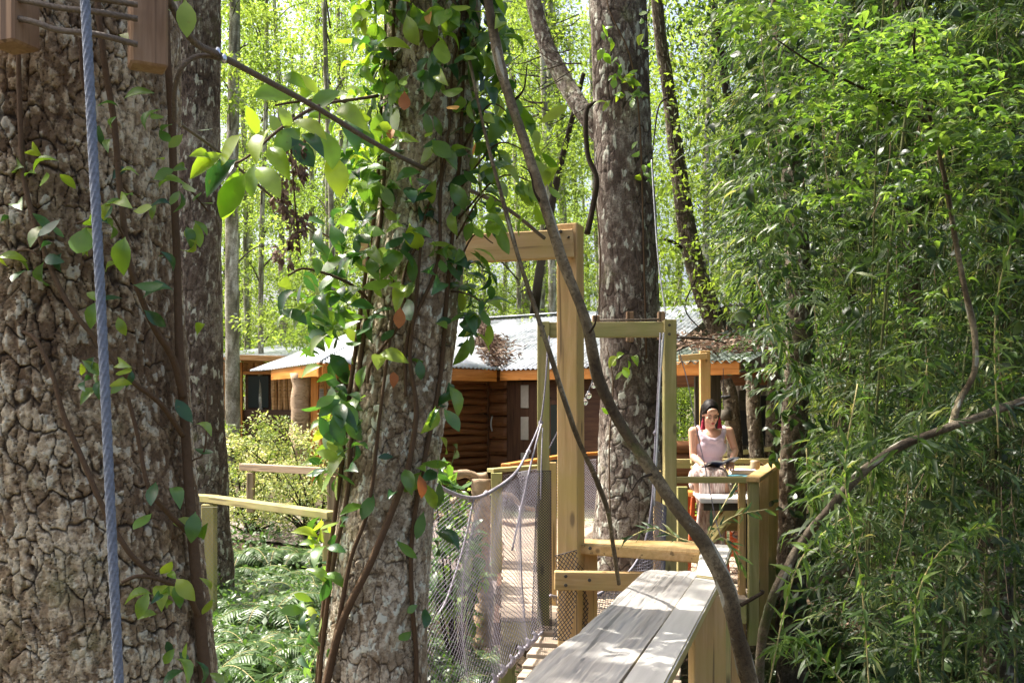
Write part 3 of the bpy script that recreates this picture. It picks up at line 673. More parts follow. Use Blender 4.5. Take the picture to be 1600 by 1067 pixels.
# bright spray with the dried flower tassel, reaching left across the gap
sp = thing('leafy_branch', 'sunlit leafy branch reaching across the gap left of the middle tree, with dried brown tassels', 'branch', P(560, 165, 3.0))
tubes_obj('stem', [([P(590, 150, 3.1), P(560, 155, 2.95), P(500, 165, 2.7), P(440, 200, 2.5), P(380, 250, 2.4), P(330, 262, 2.35)], [.006, .005, .005, .004, .003, .002]), ([P(450, 195, 2.55), P(455, 240, 2.5), P(462, 330, 2.5), P(470, 400, 2.5)], [.003, .0025, .002, .0015]), ([P(500, 165, 2.7), P(500, 210, 2.6), P(515, 240, 2.6)], [.003, .003, .002])], M['stem'], sp, 6)
def placed(rows_, mat, name, parent):
    Pp, D, N_, S_ = [], [], [], []
    for x0, y0, x1, y1, Y, roll in rows_:
        a = np.array(P(x0, y0, Y)); b = np.array(P(x1, y1, Y - .04 + RNG.normal() * .03)); d = b - a
        Pp.append(a); D.append(d); S_.append(np.linalg.norm(d)); N_.append(np.array([roll, -1 + abs(roll) * .3, .45]))
    V, F, at = scatter('broad', np.array(Pp), np.array(D), np.array(N_), np.array(S_))
    npmesh(name, V, F, mat, parent, at, True, parent.location)
placed([(350, 240, 296, 272, 2.35, .4), (385, 270, 340, 335, 2.35, .1), (372, 262, 352, 345, 2.36, .9), (405, 215, 385, 165, 2.45, .2), (425, 200, 395, 250, 2.42, -.5), (470, 150, 395, 150, 2.6, .2), (480, 140, 440, 120, 2.7, -.4),
        (500, 200, 520, 265, 2.6, .6), (515, 240, 535, 300, 2.62, .3), (440, 210, 420, 180, 2.5, -.6), (330, 255, 300, 240, 2.35, .2), (455, 190, 510, 215, 2.55, .3), (490, 200, 480, 255, 2.6, -.4), (520, 180, 570, 190, 2.7, .1), (345, 262, 370, 210, 2.35, -.2), (500, 150, 470, 115, 2.8, .5), (420, 230, 450, 275, 2.45, 0)], M['leaf_bright'], 'sunlit_foliage', sp)
placed([(400, 262, 436, 300, 2.4, .2), (400, 255, 392, 308, 2.42, -.3), (370, 250, 320, 300, 2.38, .3), (470, 210, 505, 235, 2.52, .3), (450, 210, 440, 165, 2.52, .5), (455, 215, 490, 260, 2.5, -.2), (470, 200, 430, 235, 2.53, .3), (530, 190, 560, 230, 2.8, .4), (480, 180, 530, 140, 2.7, 0)], M['leaf_vine'], 'foliage', sp)
cz_ = [np.array(P(455 + 14 * math.sin(k * .35) + random.uniform(-9, 9), 232 + k * 5.4, 2.5)) + RNG.normal(size=3) * .008 for k in range(34)]
V, F, at = clumps(np.array(cz_), 9, .016, .022, 'small', 1.2, .1, 1.0, opened=False); npmesh('dried_tassel', V, F, M['litter'], sp, at, False, sp.location)

# vine on the near tree
v1 = thing('creeper', 'creeper of brown woody stems and sparse leaf sprigs climbing the thick left-hand tree', 'vine', surf1(300, 1060))
def s1(rows_, r, out=.012): return ([surf1(x, y, out) for x, y in rows_], r)
tubes_obj('stem', [
    s1([(326, 1120), (312, 960), (302, 850), (294, 740), (288, 650), (280, 540), (277, 420), (272, 300), (268, 180), (262, 90), (258, -60)], [.013, .012, .011, .010, .010, .008, .008, .008, .007, .007], .0),
    s1([(150, -40), (155, 30), (165, 110), (178, 190), (188, 300), (200, 400), (215, 450), (240, 510), (270, 560), (286, 620)], [.006, .006, .006, .006, .006, .006, .007, .008]),
    s1([(28, 60), (32, 200), (38, 280), (52, 340), (80, 420), (110, 480), (150, 530), (200, 590), (250, 630), (286, 680)], [.0045, .005, .005, .005, .0045, .005, .006]),
    s1([(0, 515), (50, 525), (80, 580), (100, 650), (130, 720), (160, 790), (200, 860), (240, 900)], [.003, .004, .0045, .005, .005, .005]),
    s1([(200, 620), (215, 680), (232, 760), (262, 800), (298, 835)], [.004, .004, .005, .006]), s1([(190, 910), (215, 900), (250, 905), (290, 925), (310, 960)], [.003, .004, .005, .006]),
    s1([(125, 60), (130, 130), (150, 200), (140, 260)], [.003] * 3)], M['stem'], v1, 8, nv=120)
tubes_obj('twig', [s1([(272, 290), (285, 280), (300, 300), (325, 330)], [.002] * 3, .03), s1([(200, 380), (170, 330), (150, 340), (120, 350)], [.0025] * 3, .02), s1([(60, 400), (40, 390), (0, 400)], [.0025] * 2, .02), s1([(300, 720), (320, 700), (325, 600)], [.002] * 2, .02)], M['stem'], v1, 5)
def bun1(L, out=.03): return [(surf1(x, y, out), ((x - 150) / 200, -1, .1), n) for x, y, n in L]
V, F, at = leafset(bun1([(90, 345, 3), (60, 415, 3), (75, 390, 2), (45, 335, 2), (140, 370, 3), (165, 355, 3), (200, 300, 2), (235, 200, 3), (240, 215, 1), (165, 210, 3), (190, 180, 2), (245, 390, 2), (250, 310, 2), (285, 300, 3), (300, 330, 3), (190, 460, 2), (145, 580, 3), (170, 590, 3), (200, 575, 2), (225, 480, 2), (240, 750, 1), (235, 810, 1), (275, 775, 1), (300, 650, 2), (295, 800, 1), (255, 915, 2), (250, 950, 1), (290, 1030, 3), (270, 1040, 2), (300, 700, 1), (20, 500, 0), (190, 400, 2), (220, 270, 2), (330, 1040, 1), (35, 260, 1), (5, 270, 1), (15, 345, 2)]), .048)
npmesh('foliage', V, F, M['leaf_vine'], v1, at, True, v1.location)
V, F, at = leafset(bun1([(155, 360, 3), (190, 400, 2), (180, 330, 2), (20, 405, 2), (35, 415, 1), (82, 262, 4), (150, 590, 2), (180, 485, 3), (285, 190, 2), (280, 260, 2), (290, 340, 2), (292, 380, 2), (260, 905, 4), (265, 920, 3), (240, 900, 2), (320, 920, 2), (315, 830, 2), (270, 1010, 2), (225, 30, 2), (285, 5, 3), (205, 570, 2), (240, 290, 2), (305, 520, 1), (60, 250, 1)]), .046, down=.4)
npmesh('sunlit_foliage', V, F, M['leaf_bright'], v1, at, True, v1.location)
for rw in ([(196, 370, 188, 425, 1.68, .2), (135, 355, 120, 395, 1.68, .4), (290, 0, 292, 48, 1.7, .3), (185, 55, 225, 62, 1.7, .2), (208, 330, 235, 322, 1.7, 0)]): placed([rw], M['leaf_bright'], 'broad_leaf', v1)
# sprigs of leaves on the dark deck tree
v4 = thing('tree_sprigs', 'small leafy climber on the front of the dark deck tree', 'vine', P(980, 860, 6.95))
tubes_obj('stem', [([P(955, 870, 6.96), P(952, 700, 6.94), P(958, 600, 6.95), P(948, 540, 6.96)], [.006, .005, .003]), ([P(1010, 560, 6.98), P(1006, 400, 6.99), P(1000, 200, 6.98), P(985, 90, 6.98), P(950, 10, 6.99), P(945, -60, 7)], [.007, .007, .006, .005, .004]), ([P(935, 500, 7.1), P(938, 400, 7.05), P(930, 300, 7.08)], [.005, .005, .005])], M['stem'], v4, 6)
V, F, at = leafset([(P(x, y, 6.9), (0, -1, .1), n) for x, y, n in [(965, 560, 4), (972, 575, 3), (985, 560, 2), (945, 80, 3), (950, 60, 3), (960, 120, 5), (975, 130, 5), (965, 150, 5), (990, 155, 5), (1000, 150, 4), (955, 100, 3), (970, 105, 4), (985, 120, 4), (940, 50, 2), (1005, 270, 3), (1010, 285, 3), (1000, 75, 3), (950, 160, 3), (992, 235, 2), (1018, 265, 3), (940, 640, 1), (1000, 30, 2)]], .09)
npmesh('foliage', V, F, M['leaf_bright'], v4, at, True, v4.location)
# ------------------------------------------------------------------ blocks, cables, ropes
def twist(k, depth, pitch):
    def hf(TH, S, Rr): return Rr * (1 + depth * np.abs(np.sin(k * .5 * (TH - S * 2 * np.pi / pitch)))), {'crack': TH * 0 + 1, 'plate': TH * 0 + .5}
    return hf
def rope(name, label, pts, r, mat, nv=400, group=None, cat='rope', nu=18, pitch=None, parent=None, part=None):
    V, F, at = tube(pts, r, nu, nv, twist(6, .28, pitch or r * 14))
    if parent is not None: return npmesh(name, V, F, mat, parent, None, True, parent.location)
    o = npmesh(name, V, F, mat, None, None, True, Vector(pts[0])); return tag(o, label, cat, group)
rope('steel_rope', 'thick blue-grey twisted steel rope hanging in front of the left-hand tree', [P(122, -160, 1.2), P(133, 0, 1.2), P(146, 250, 1.2), P(160, 520, 1.2), P(173, 800, 1.2), P(186, 1075, 1.2), P(192, 1250, 1.2)], .0048, M['bluerope'], 1600, nu=24, pitch=.09)
bl = beam('wooden_block', P(231, 108, 1.70), P(231, -80, 1.70), .062, .05, M['block'], up=(.55, -1, 0)); tag(bl, 'right one of two sawn wooden blocks wedged under cables on the left-hand tree', 'wood block')
bl = beam('wooden_block', P(21, 76, 1.66), P(21, -110, 1.66), .062, .06, M['block'], up=(-.35, -1, 0)); tag(bl, 'left one of two sawn wooden blocks, in the top left corner', 'wood block')
sl = thing('cable_sling', 'brown twisted cable strands running round the left-hand tree between the two wooden blocks', 'cable', P(130, 40, 1.64))
for ya, yb in ((-18, 8), (2, 30), (32, 70)):
    rope('strand', None, [P(-120, ya - 18, 1.9), P(-30, ya - 8, 1.68), P(42, ya, 1.63), P(90, (ya + yb) / 2 - 4, 1.625), P(150, (ya + yb) / 2 + 3, 1.625), P(215, yb, 1.655)], .0042, M['cable'], 260, parent=sl)
gc = thing('guy_cable', 'twisted steel guy cable slanting from the left-hand tree to the gate beam, with a shackle', 'cable', P(268, 40, 1.75))
rope('cable', None, [P(258, -10, 1.72), P(300, 62, 1.8), P(345, 88, 1.9), P(420, 128, 2.15), P(500, 172, 2.45), P(600, 232, 2.8), P(700, 282, 3.3), P(790, 325, 3.8), P(850, 372, 4.28)], [.0055, .0055, .0055, .0058, .006, .0065, .007], M['cable'], 900, parent=gc, pitch=.08)
rope('loop_end', None, [P(272, 190, 1.9), P(273, 140, 1.86), P(285, 105, 1.84), P(310, 88, 1.86), P(345, 92, 1.9)], .0038, M['cable'], 160, parent=gc)
for k, (x, y) in enumerate([(340, 82), (350, 92)]):
    m = Matrix.Translation(P(x, y, 1.88) - gc.location)
    bm = bmesh.new(); bmesh.ops.create_uvsphere(bm, u_segments=10, v_segments=8, radius=.007); bmesh.ops.scale(bm, vec=(.9, .8, 1.5), verts=bm.verts)
    b2 = bmobj('clamp', bm, M['bolt'], None, True, P(x, y, 1.885)); b2.parent = gc; b2.location = P(x, y, 1.885) - gc.location
rope('thin_cable', 'thin dark cable slanting behind the leaves between the second trunk and the middle tree', [P(283, 195, 2.2), P(345, 240, 2.4), P(410, 295, 2.7), (P(470, 345, 3.0)), P(520, 374, 3.3), P(600, 420, 3.6)], .0032, M['cable'], 300, cat='cable', nu=8)

# ------------------------------------------------------------------ near gate: tall post and beam
def post(name, px, y0, y1, Y, w, d, mat, parent=None, tilt=0, rot=(0, -1, 0)):
    return beam(name, P(px - tilt, y1, Y), P(px, y0, Y), w, d, mat, parent, up=rot)
gp = thing('gate_frame', 'tall yellow pine gate with a heavy crossbeam, standing behind the bending branch', 'gate', P(893, 1300, 4.5))
post('post', 891, 352, 1500, 4.5, .10, .105, M['pine'], gp, -3, (-.42, -1, 0))
beam('crossbeam', P(896, 381, 4.42), P(560, 398, 4.42), .045, .13, M['pine'], gp)
beam('post', P(600, 352, 4.5), P(600, 1500, 4.5), .1, .1, M['pine'], gp, up=(0, -1, 0))
V, F, at = merge([tube([P(x, y, 4.36), P(x, y, 4.40)], .009, 10, 2) for x, y in ((876, 362), (878, 388))]); npmesh('bolt', V, F, M['olddark'], gp, None, True, gp.location)
bm = box_bm(.01, .09, .004, .001); bmobj('washer_plate', bm, M['olddark'], gp, False, P(888, 372, 4.395))
# near rail, plank, stub rails
rl = thing('near_railing', 'foreground pine handrail whose sunlit top board turns a corner at the right', 'railing', P(1120, 1400, 3.6))
zr = .74
def RP(px, py, dz=0): # point on the rail plane
    Yq = (CZ - zr) / (py - HY) * FPX; p = P(px, py, Yq); return Vector((p.x, p.y, zr + dz))
def slab(name, outline, z, h, mat, parent, bev=.005, wob=None):
    """board with a given plan outline; grain follows local x"""
    a = Vector(outline[0]); b = Vector(outline[1]); ang = math.atan2((b - a).y, (b - a).x)
    bm = bmesh.new(); ca, sa = math.cos(-ang), math.sin(-ang)
    vs = [bm.verts.new(((p.x - a.x) * ca - (p.y - a.y) * sa, (p.x - a.x) * sa + (p.y - a.y) * ca, 0)) for p in outline]
    f = bm.faces.new(vs); bm.normal_update()
    if f.normal.z < 0: f.normal_flip()
    r = bmesh.ops.extrude_face_region(bm, geom=[f]); bmesh.ops.translate(bm, vec=(0, 0, -h), verts=[v for v in r['geom'] if isinstance(v, bmesh.types.BMVert)])
    if bev: bmesh.ops.bevel(bm, geom=[e for e in bm.edges], offset=bev, segments=2, affect='EDGES')
    q = Matrix.Rotation(ang, 3, 'Z').to_quaternion()
    return bmobj(name, bm, mat, parent, False, (a.x, a.y, z), q)
# long board (runs below the frame towards the viewer)
A0, A1 = RP(1125, 906), RP(1040, 1067); B0, B1 = RP(1086, 901), RP(970, 1067)
dA = (A1 - A0); dB = (B1 - B0)
slab('top_board', [A0 + dA * .003, A1 + dA * .45, B1 + dB * .45, B0 + dB * .003], zr, .036, M['board'], rl)
slab('corner_board', [RP(1126, 903), RP(1144, 851), RP(1096, 848.5), RP(1087, 898)], zr, .036, M['board'], rl)
slab('back_rail', [RP(1094, 865), RP(1098, 846.5), RP(907, 842), RP(904, 851)], zr + .002, .045, M['pine'], rl)
for nm, p, w, d in (('post', RP(1101, 912), .13, .05), ('post', RP(1064, 1062), .09, .06), ('post', RP(1132, 872), .05, .05)):
    q = Vector((p.x + (.005 if w > .06 else -.02), p.y - .02, 0)); beam(nm, (q.x, q.y, zr - .037), (q.x, q.y, -1.3), w, d, M['pine'], rl, up=(.95, -.30, 0) if w < .06 else (.30, -.95, 0))
beam('brace_board', P(1146, 950, 4.1), P(1146, 1400, 4.1), .05, .05, M['pine'], rl, up=(0, -1, 0))
pk = RP(1130, 880)
beam('post', (pk.x + .015, pk.y + .05, zr - .04), (pk.x + .015, pk.y + .05, -1.3), .04, .07, M['pine_green'], rl, up=(0, -1, 0))
beam('lower_rail', P(866, 906, 4.36), P(1010, 908, 4.36), .04, .085, M['pine'], rl)
beam('post', P(922, 864, 4.55), P(922, 1300, 4.55), .065, .06, M['pine'], rl, up=(0, -1, 0))
for x, y, Yb in ((884, 900, 4.33), (884, 914, 4.33), (921, 906, 4.33), (922, 856, 4.38)):
    V, F, at = tube([P(x, y, Yb), P(x, y, Yb - .012)], [.0085, .0075], 8, 3); npmesh('bolt', V, F, M['olddark'], rl, None, False, rl.location)
# live-edge plank lying inside the railing
pts = [(1086, 902), (1090, 893.5), (1040, 891), (1010, 889.5), (998, 893), (985, 905), (972, 917), (960, 927), (948, 941), (940, 947), (925, 958), (912, 968), (904, 978), (898, 985), (886, 991), (875, 996), (864, 1004), (853, 1012), (838, 1026), (826, 1040), (812, 1054), (790, 1072), (760, 1100), (730, 1140), (1050 - 100, 1140 - 0)]
zp = zr - .003
def PP(px, py):
    Yq = (CZ - zp) / (py - HY) * FPX; p = P(px, py, Yq); return Vector((p.x, p.y, 0))
outl = [PP(*q) for q in pts]
e0 = PP(1086, 903); e1 = PP(968, 1067); dd = (e1 - e0).normalized()
outl = [e0 - dd * 0.0] + outl[1:-1] + [e1 + dd * .62]
# dense live-edge plank mesh: rows across, soft undulating top
L_ = [v for v in outl[3:-1]]
rowsN = 150; V = []; colsN = 40
edge_s = [(v - e0).dot(dd) for v in L_]; perp = Vector((-dd.y, dd.x, 0)); perp = -perp if perp.dot(L_[5] - e0) < 0 else perp
edge_w = [(v - e0).dot(perp) for v in L_]
o_ = np.argsort(edge_s); es = np.array(edge_s)[o_]; ew = np.array(edge_w)[o_]
ss = np.linspace(es[0] + .0, es[-1] + .1, rowsN); top = []; 
for s in ss:
    w = np.interp(s, es, ew)
    for c in range(colsN):
        f = c / (colsN - 1); q = e0 + dd * s + perp * (w * f + .002)
        top.append((q.x, q.y, f, s))
T_ = np.array(top); nz = vnoise(np.stack([T_[:, 3] * 1.5, T_[:, 2] * 5, T_[:, 3] * 0], -1), 91); nz2 = vnoise(np.stack([T_[:, 3] * 6, T_[:, 2] * 26, T_[:, 3] * 0], -1), 92)
rd = -.022 * smooth(.86, 1, T_[:, 2]) ** 2
nzr = np.abs(vnoise(np.stack([T_[:, 3] * 3 + nz * 2, T_[:, 2] * 14 + nz * 3, T_[:, 3] * 0], -1), 93) - .5) * 2
Zt = zp + .010 * (nz - .6) + .0035 * (nz2 - .5) - .0022 * smooth(.14, 0, nzr) + rd
Vt = np.stack([T_[:, 0], T_[:, 1], Zt], -1); Vb = Vt.copy(); Vb[:, 2] = zp - .055
i = np.arange(rowsN - 1)[:, None] * colsN; j = np.arange(colsN - 1)[None]
Ft = np.stack([i + j, i + j + 1, i + colsN + j + 1, i + colsN + j], -1).reshape(-1, 4); n0 = rowsN * colsN
r_ = np.arange(rowsN - 1) * colsN; side = []
for base in (0, colsN - 1): side.append(np.stack([r_ + base, r_ + base + colsN, r_ + base + colsN + n0, r_ + base + n0], -1))
c_ = np.arange(colsN - 1)
for base in (0, (rowsN - 1) * colsN): side.append(np.stack([base + c_, base + c_ + 1, base + c_ + 1 + n0, base + c_ + n0], -1))
Fa = np.vstack([Ft, Ft[:, ::-1] + n0] + side)
ang = math.atan2(dd.y, dd.x); Rm = np.array(Matrix.Rotation(-ang, 3, 'Z')); Va = np.vstack([Vt, Vb]) - np.array([e0.x, e0.y, 0]); Va = Va @ Rm.T
pl = npmesh('live_edge_plank', Va, Fa, M['grey_plank'], None, None, False); pl.location = (e0.x, e0.y, 0); pl.rotation_euler = (0, 0, ang)
tag(pl, 'wide grey live-edge plank with a wavy left edge, lying beside the foreground handrail', 'plank')
# black net wrapped round the gate post foot
def Swrap(u, v):
    x = 867 + 54 * u + 5 * math.sin(v * 4); return P(x, 868 - 14 * u + (130 + 20 * u) * v, 4.37 + .20 * u * u + .03 * math.sin(u * 9 + v * 3))
wn_ = net('black_net', Swrap, 9, 17, .0021, M['netdark']); tag(wn_, 'black diamond netting wrapped round the foot of the tall gate post', 'netting')

# ------------------------------------------------------------------ far gate of the rope bridge
fg = thing('bridge_gate', 'lighter pine gate at the far end of the rope bridge, before the deck tree', 'gate', (P(849, 1000, 6.2).x, 6.2, 0))
post('post', 849, 503, 1010, 6.2, .078, .075, M['pine_green'], fg)
post('post', 1046, 500, 1010, 6.2, .078, .095, M['pine_green'], fg)
beam('crossbeam', P(858, 516, 6.22), P(1036, 515, 6.22), .06, .098, M['pine_green'], fg)
post('side_post', 1027, 735, 1000, 6.4, .05, .04, M['pine'], fg)
post('side_post', 1066, 760, 1000, 6.5, .07, .05, M['pine_green'], fg)
for x, y, Yb in ((1046, 508, 6.13), (1046, 522, 6.13), (849, 510, 6.14), (846, 524, 6.14)):
    V, F, at = tube([P(x, y, Yb), P(x, y, Yb - .02)], [.010, .009], 8, 3); npmesh('bolt', V, F, M['olddark'], fg, None, False, fg.location)
for x, y0, y1 in ((984, 487, 534), (1033, 487, 531), (931, 493, 512)):
    b = beam('wooden_wedge', P(x, y0, 6.88), P(x, y1, 6.88), .052, .06, M['block'], up=(0, -1, 0))
    tag(b, {984: 'upright wooden wedge in the middle of the deck tree, behind the gate crossbeam', 1033: 'wooden wedge under the cable at the right side of the deck tree', 931: 'wooden wedge under the cable at the left side of the deck tree'}[x], 'wood block')
rope('trunk_cable', 'thin dark cable round the deck tree over three wooden wedges', [P(928, 500, 6.98), P(958, 500, 6.86), P(984, 500, 6.82), P(1030, 499, 6.86), P(1042, 500, 7.1)], .006, M['cable'], 120, cat='cable', nu=8)
rb = thing('rope_bridge', 'rope bridge with lilac-grey nets and pale wooden treads, between the two gates', 'bridge', (0.1, 5.4, -.1))
# treads
for k in range(12):
    Yk = 4.15 + k * .185; f = (Yk - 4.15) / 2.1; z = -.10 + .10 * f ** 1.5 - .05 * math.sin(f * 3.1)
    lx = -.13 + .33 * f; 
    p0 = Vector((lx, Yk + .08, z)); p1 = Vector((lx + .86, Yk - .12, z + .01 * random.uniform(-1, 1)))
    beam('tread', p0, p1, .155, .032, M['deck'], rb)
ropeT = [(560, 560, 4.45), (600, 660, 4.5), (640, 722, 4.6), (690, 762, 4.8), (738, 778, 5.0), (775, 763, 5.3), (806, 738, 5.65), (826, 702, 5.9), (845, 655, 6.08), (852, 600, 6.12), (856, 530, 6.12)]
ropeB = [(560, 1250, 4.2), (600, 1220, 4.25), (650, 1185, 4.3), (700, 1140, 4.4), (745, 1092, 4.7), (785, 1050, 5.0), (822, 1010, 5.5), (850, 985, 6.05)]
rope('hand_rope', None, [P(*q) for q in ropeT], [.0085] * 5 + [.008, .006, .004, .004, .0035], M['rope'], 700, parent=rb, pitch=.09)
rope('foot_rope', None, [P(*q) for q in ropeB], .007, M['rope'], 400, parent=rb, pitch=.09)
CT = spline([P(*q) for q in ropeT[:6]] + [P(805, 750, 5.6), P(828, 740, 5.9), P(848, 738, 6.1)], 120); CB = spline([P(*q) for q in ropeB], 120)
def Sl(u, v):
    a = CT[int(min(u, 1) * 119)]; b = CB[int(min(u, 1) * 119)]; p = a * (1 - v) + b * v
    return p + np.array([-.12 * math.sin(v * 3.14) * (1 - u * .6) + .01 * math.sin(u * 40), .02 * math.sin(v * 9 + u * 5), 0])
net('left_net', Sl, 64, 38, .0016, M['net'], rb)
ropeR = [(1032, 520, 6.15), (1029, 600, 6.12), (1024, 690, 6.1), (1019, 780, 6.0), (1008, 845, 5.85), (985, 890, 5.6), (940, 925, 5.3), (900, 938, 5.0), (860, 930, 4.7)]
rope('hand_rope', None, [P(*q) for q in ropeR], .0055, M['rope'], 500, parent=rb, pitch=.09)
CT2 = spline([P(*q) for q in ropeR[3:]], 80); CB2 = spline([P(1036, 800, 6.15), P(1034, 960, 6.1), P(1010, 1010, 5.7), P(960, 1050, 5.2), P(930, 1090, 4.9)], 80)
def Sr(u, v): return CT2[int(min(u, 1) * 79)] * (1 - v) + CB2[int(min(u, 1) * 79)] * v + np.array([.05 * math.sin(v * 3.1), 0, 0])
net('right_net', Sr, 46, 26, .0022, M['net'], rb)
kn = []
for x, y, Y in ((845, 660, 6.1), (826, 705, 5.9), (760, 770, 5.15), (735, 780, 5), (1024, 676, 6.1), (1026, 704, 6.1), (905, 548, 0)):
    if Y: kn.append(tube([P(x, y - 4, Y), P(x, y, Y), P(x, y + 4, Y)], [.006, .018, .006], 10, 9))
for k in range(9):
    q = np.array(CB[60 + k * 6]); kn.append(tube([q + [0, 0, .05], q + [.02, 0, .02], q + [0, 0, -.02]], [.006, .016, .006], 8, 7))
for q in kn: npmesh('knot', q[0], q[1], M['rope'], rb, None, True, rb.location)
lines = [([P(858, 525, 6.1), P(852, 600, 6.08), P(846, 655, 6.06)], .005), ([P(846, 662, 6.05), P(832, 715, 5.9), P(815, 790, 5.8), P(800, 860, 5.75)], .006), ([P(848, 668, 6.05), P(846, 720, 6.0), P(845, 780, 6)], .004), ([P(905, 530, 6.1), P(892, 610, 6.1), P(880, 655, 6.12), P(858, 700, 6.1)], .004), ([P(740, 780, 5), P(725, 850, 4.9), P(700, 930, 4.8), P(684, 960, 4.7)], .005), ([P(812, 790, 5.8), P(815, 900, 5.7), P(820, 965, 5.7)], .005)]
tubes_obj('tie_line', lines, M['rope'], rb, 6)
# dark rolled netting standing against the left post
def Sroll(u, v): 
    a = u * 2 * math.pi; w = 11 + 5 * v; return P(850 + w * math.sin(a) - 4 * v, 735 + 255 * v, 6.05 - .05 * math.cos(a))
o = net('rolled_net', Sroll, 16, 60, .0022, M['netdark']); tag(o, 'dark netting rolled round the left post of the bridge gate', 'netting')
rope('support_rope', 'white rope hanging from the far gate right post, with two knots', [P(1037, 520, 6.05), P(1031, 600, 6.02), P(1027, 690, 6), P(1022, 790, 6)], .0055, M['steel'], 200, nu=8)
rope('table_cord', 'thin pale cord slanting down in front of the reading woman', [P(1060, 545, 7.0), P(1075, 600, 7.0), P(1086, 660, 7.0), P(1104, 740, 7.0), P(1118, 810, 7.0), P(1130, 850, 7.0)], .0032, M['rope'], 160, nu=6)
rope('thin_line', 'thin line running from the tree canopy down to the right gate post', [P(1018, 250, 6.5), P(1028, 400, 6.4), P(1040, 490, 6.25)], .004, M['steel'], 60, nu=6)

# ------------------------------------------------------------------ reading deck
dk = thing('deck', 'raised wooden deck of pale boards where the woman sits', 'deck', (1.2, 8, 0))
for k in range(22):
    y = 6.36 + k * .150
    xm = (1.70 + (y - 6.95) * .36) if y > 6.9 else 1.0
    segs = [(-.08, xm)]
    if 6.95 < y < 7.5: segs = [(-.08, .58), (1.2, xm)]
    for a, b in segs: beam('board', (a + random.uniform(-.01, .01), y, -.016 + .002 * random.random()), (b, y, -.016), .138, .028, M['deck'], dk)
for k in range(14):
    y = 9.68 + k * .15
    beam('board', (-.08 - .02 * k, y, -.016), (1.35 + .02 * k, y, -.016), .138, .028, M['deck'], dk)
beam('edge_joist', (-.06, 6.32, -.11), (1.0, 6.32, -.11), .045, .15, M['pine_green'], dk)
beam('edge_joist', (-.1, 6.3, -.11), (-.1, 11.6, -.11), .045, .15, M['darkwood'], dk)
beam('edge_joist', (1.66, 6.9, -.11), (2.60, 9.7, -.11), .045, .15, M['pine_green'], dk)
for x, y in ((-.03, 6.5), (-.03, 9), (.9, 6.5), (1.5, 7.6), (2.5, 9.3), (1.2, 9.4)): beam('support_post', (x, y, -.19), (x, y, -1.45), .1, .1, M['pine_green'], dk)
# left guard of the deck
lg = thing('deck_railing', 'left deck railing with a green pine corner post and lilac netting', 'railing', (-.13, 8.3, 0))
post('post', 776, 738, 905, 8.2, .095, .09, M['pine_green'], lg)
beam('top_rail', P(766, 735, 8.2), P(842, 729, 8.6), .09, .035, M['pine_green'], lg)
beam('top_rail', P(790, 727, 8.9), P(880, 712, 11.2), .09, .035, M['orange'], lg)
beam('top_rail', P(880, 712, 11.2), P(1000, 703, 12), .09, .035, M['orange'], lg)
post('post', 863, 722, 975, 6.7, .06, .06, M['pine'], lg)
def Sg(u, v): return P(786 + 80 * u, 742 - 14 * u + (140 + 75 * u * 0) * v, 8.25 + .1 * math.sin(u * 9) + 0 * u)
net('guard_net', Sg, 18, 28, .0022, M['rope'], lg)
def Sg2(u, v): return P(866 + 66 * u, 725 - 8 * u + (120 - 20 * u) * v, 9.0 + 1.2 * u)
net('guard_net', Sg2, 16, 26, .0022, M['rope'], lg)
# gnarled branch fence
bf = thing('branch_fence', 'rustic fence of gnarled branches between the middle tree and a round log post', 'fence', P(752, 950, 8.6))
tubes_obj('branch_rail', [([P(640, 742, 8.3), P(680, 736, 8.4), P(705, 742, 8.5), P(728, 740, 8.55), P(745, 746, 8.6), P(762, 743, 8.6)], [.035, .034, .042, .03, .036, .03]),
    ([P(650, 800, 8.3), P(700, 787, 8.5), P(722, 776, 8.5), P(742, 782, 8.6)], [.022, .026, .022, .02]), ([P(650, 820, 8.3), P(690, 808, 8.4), P(715, 816, 8.5), P(742, 822, 8.6)], [.018, .022, .02, .02]), ([P(782, 772, 8.7), P(800, 775, 8.7), P(815, 790, 8.7), P(850, 800, 8.8)], [.02, .02, .016, .016]), ([P(782, 815, 8.7), P(810, 820, 8.7), P(850, 815, 8.8)], [.02, .02, .016])], M['log'], bf, 12, hf=knob)
V, F, at = tube([P(753, 748, 8.55), P(750, 850, 8.55), P(755, 940, 8.55), P(755, 1010, 8.5)], [.075, .08, .075, .08], 24, 60, knob); npmesh('log_post', V, F, M['log'], bf, at, True, bf.location)

# bar and slatted guard on the right side of the deck
br = thing('bar_railing', 'green pine counter railing in front of the woman, with vertical boards at its right end', 'railing', (2.0, 7.0, 0))
zb = .865
beam('counter_rail', (1.13, 7.0, zb - .022), (1.72, 7.0, zb - .022), .07, .044, M['pine_green'], br)
pA = Vector((1.74, 6.95, 0)); pB = Vector((2.62, 9.35, 0)); dR = (pB - pA).normalized()
beam('side_rail', (pA.x, pA.y, zb - .018), (pB.x, pB.y, zb - .018), .11, .036, M['pine'], br)
slab('counter_shelf', [Vector((1.60, 7.80, 0)), Vector((1.72, 9.25, 0)), Vector((2.46, 9.25, 0)), Vector((1.98, 7.80, 0))], .80, .03, M['pine'], br)
beam('back_rail', (1.75, 9.4, zb - .03), (2.6, 9.4, zb - .03), .07, .05, M['pine_green'], br)
for k, (f, w, mt) in enumerate(((.02, .082, 'pine_green'), (.31, .084, 'pine'), (.62, .088, 'pine_green'), (.93, .095, 'pine'))):  # alternating timber colours stand in for the shading that separates the boards
    q = pA.lerp(pB, f); beam('upright_board', (q.x, q.y, zb - .037), (q.x, q.y, -.36), w, .03, M[mt], br, up=(.22, -.97, 0))
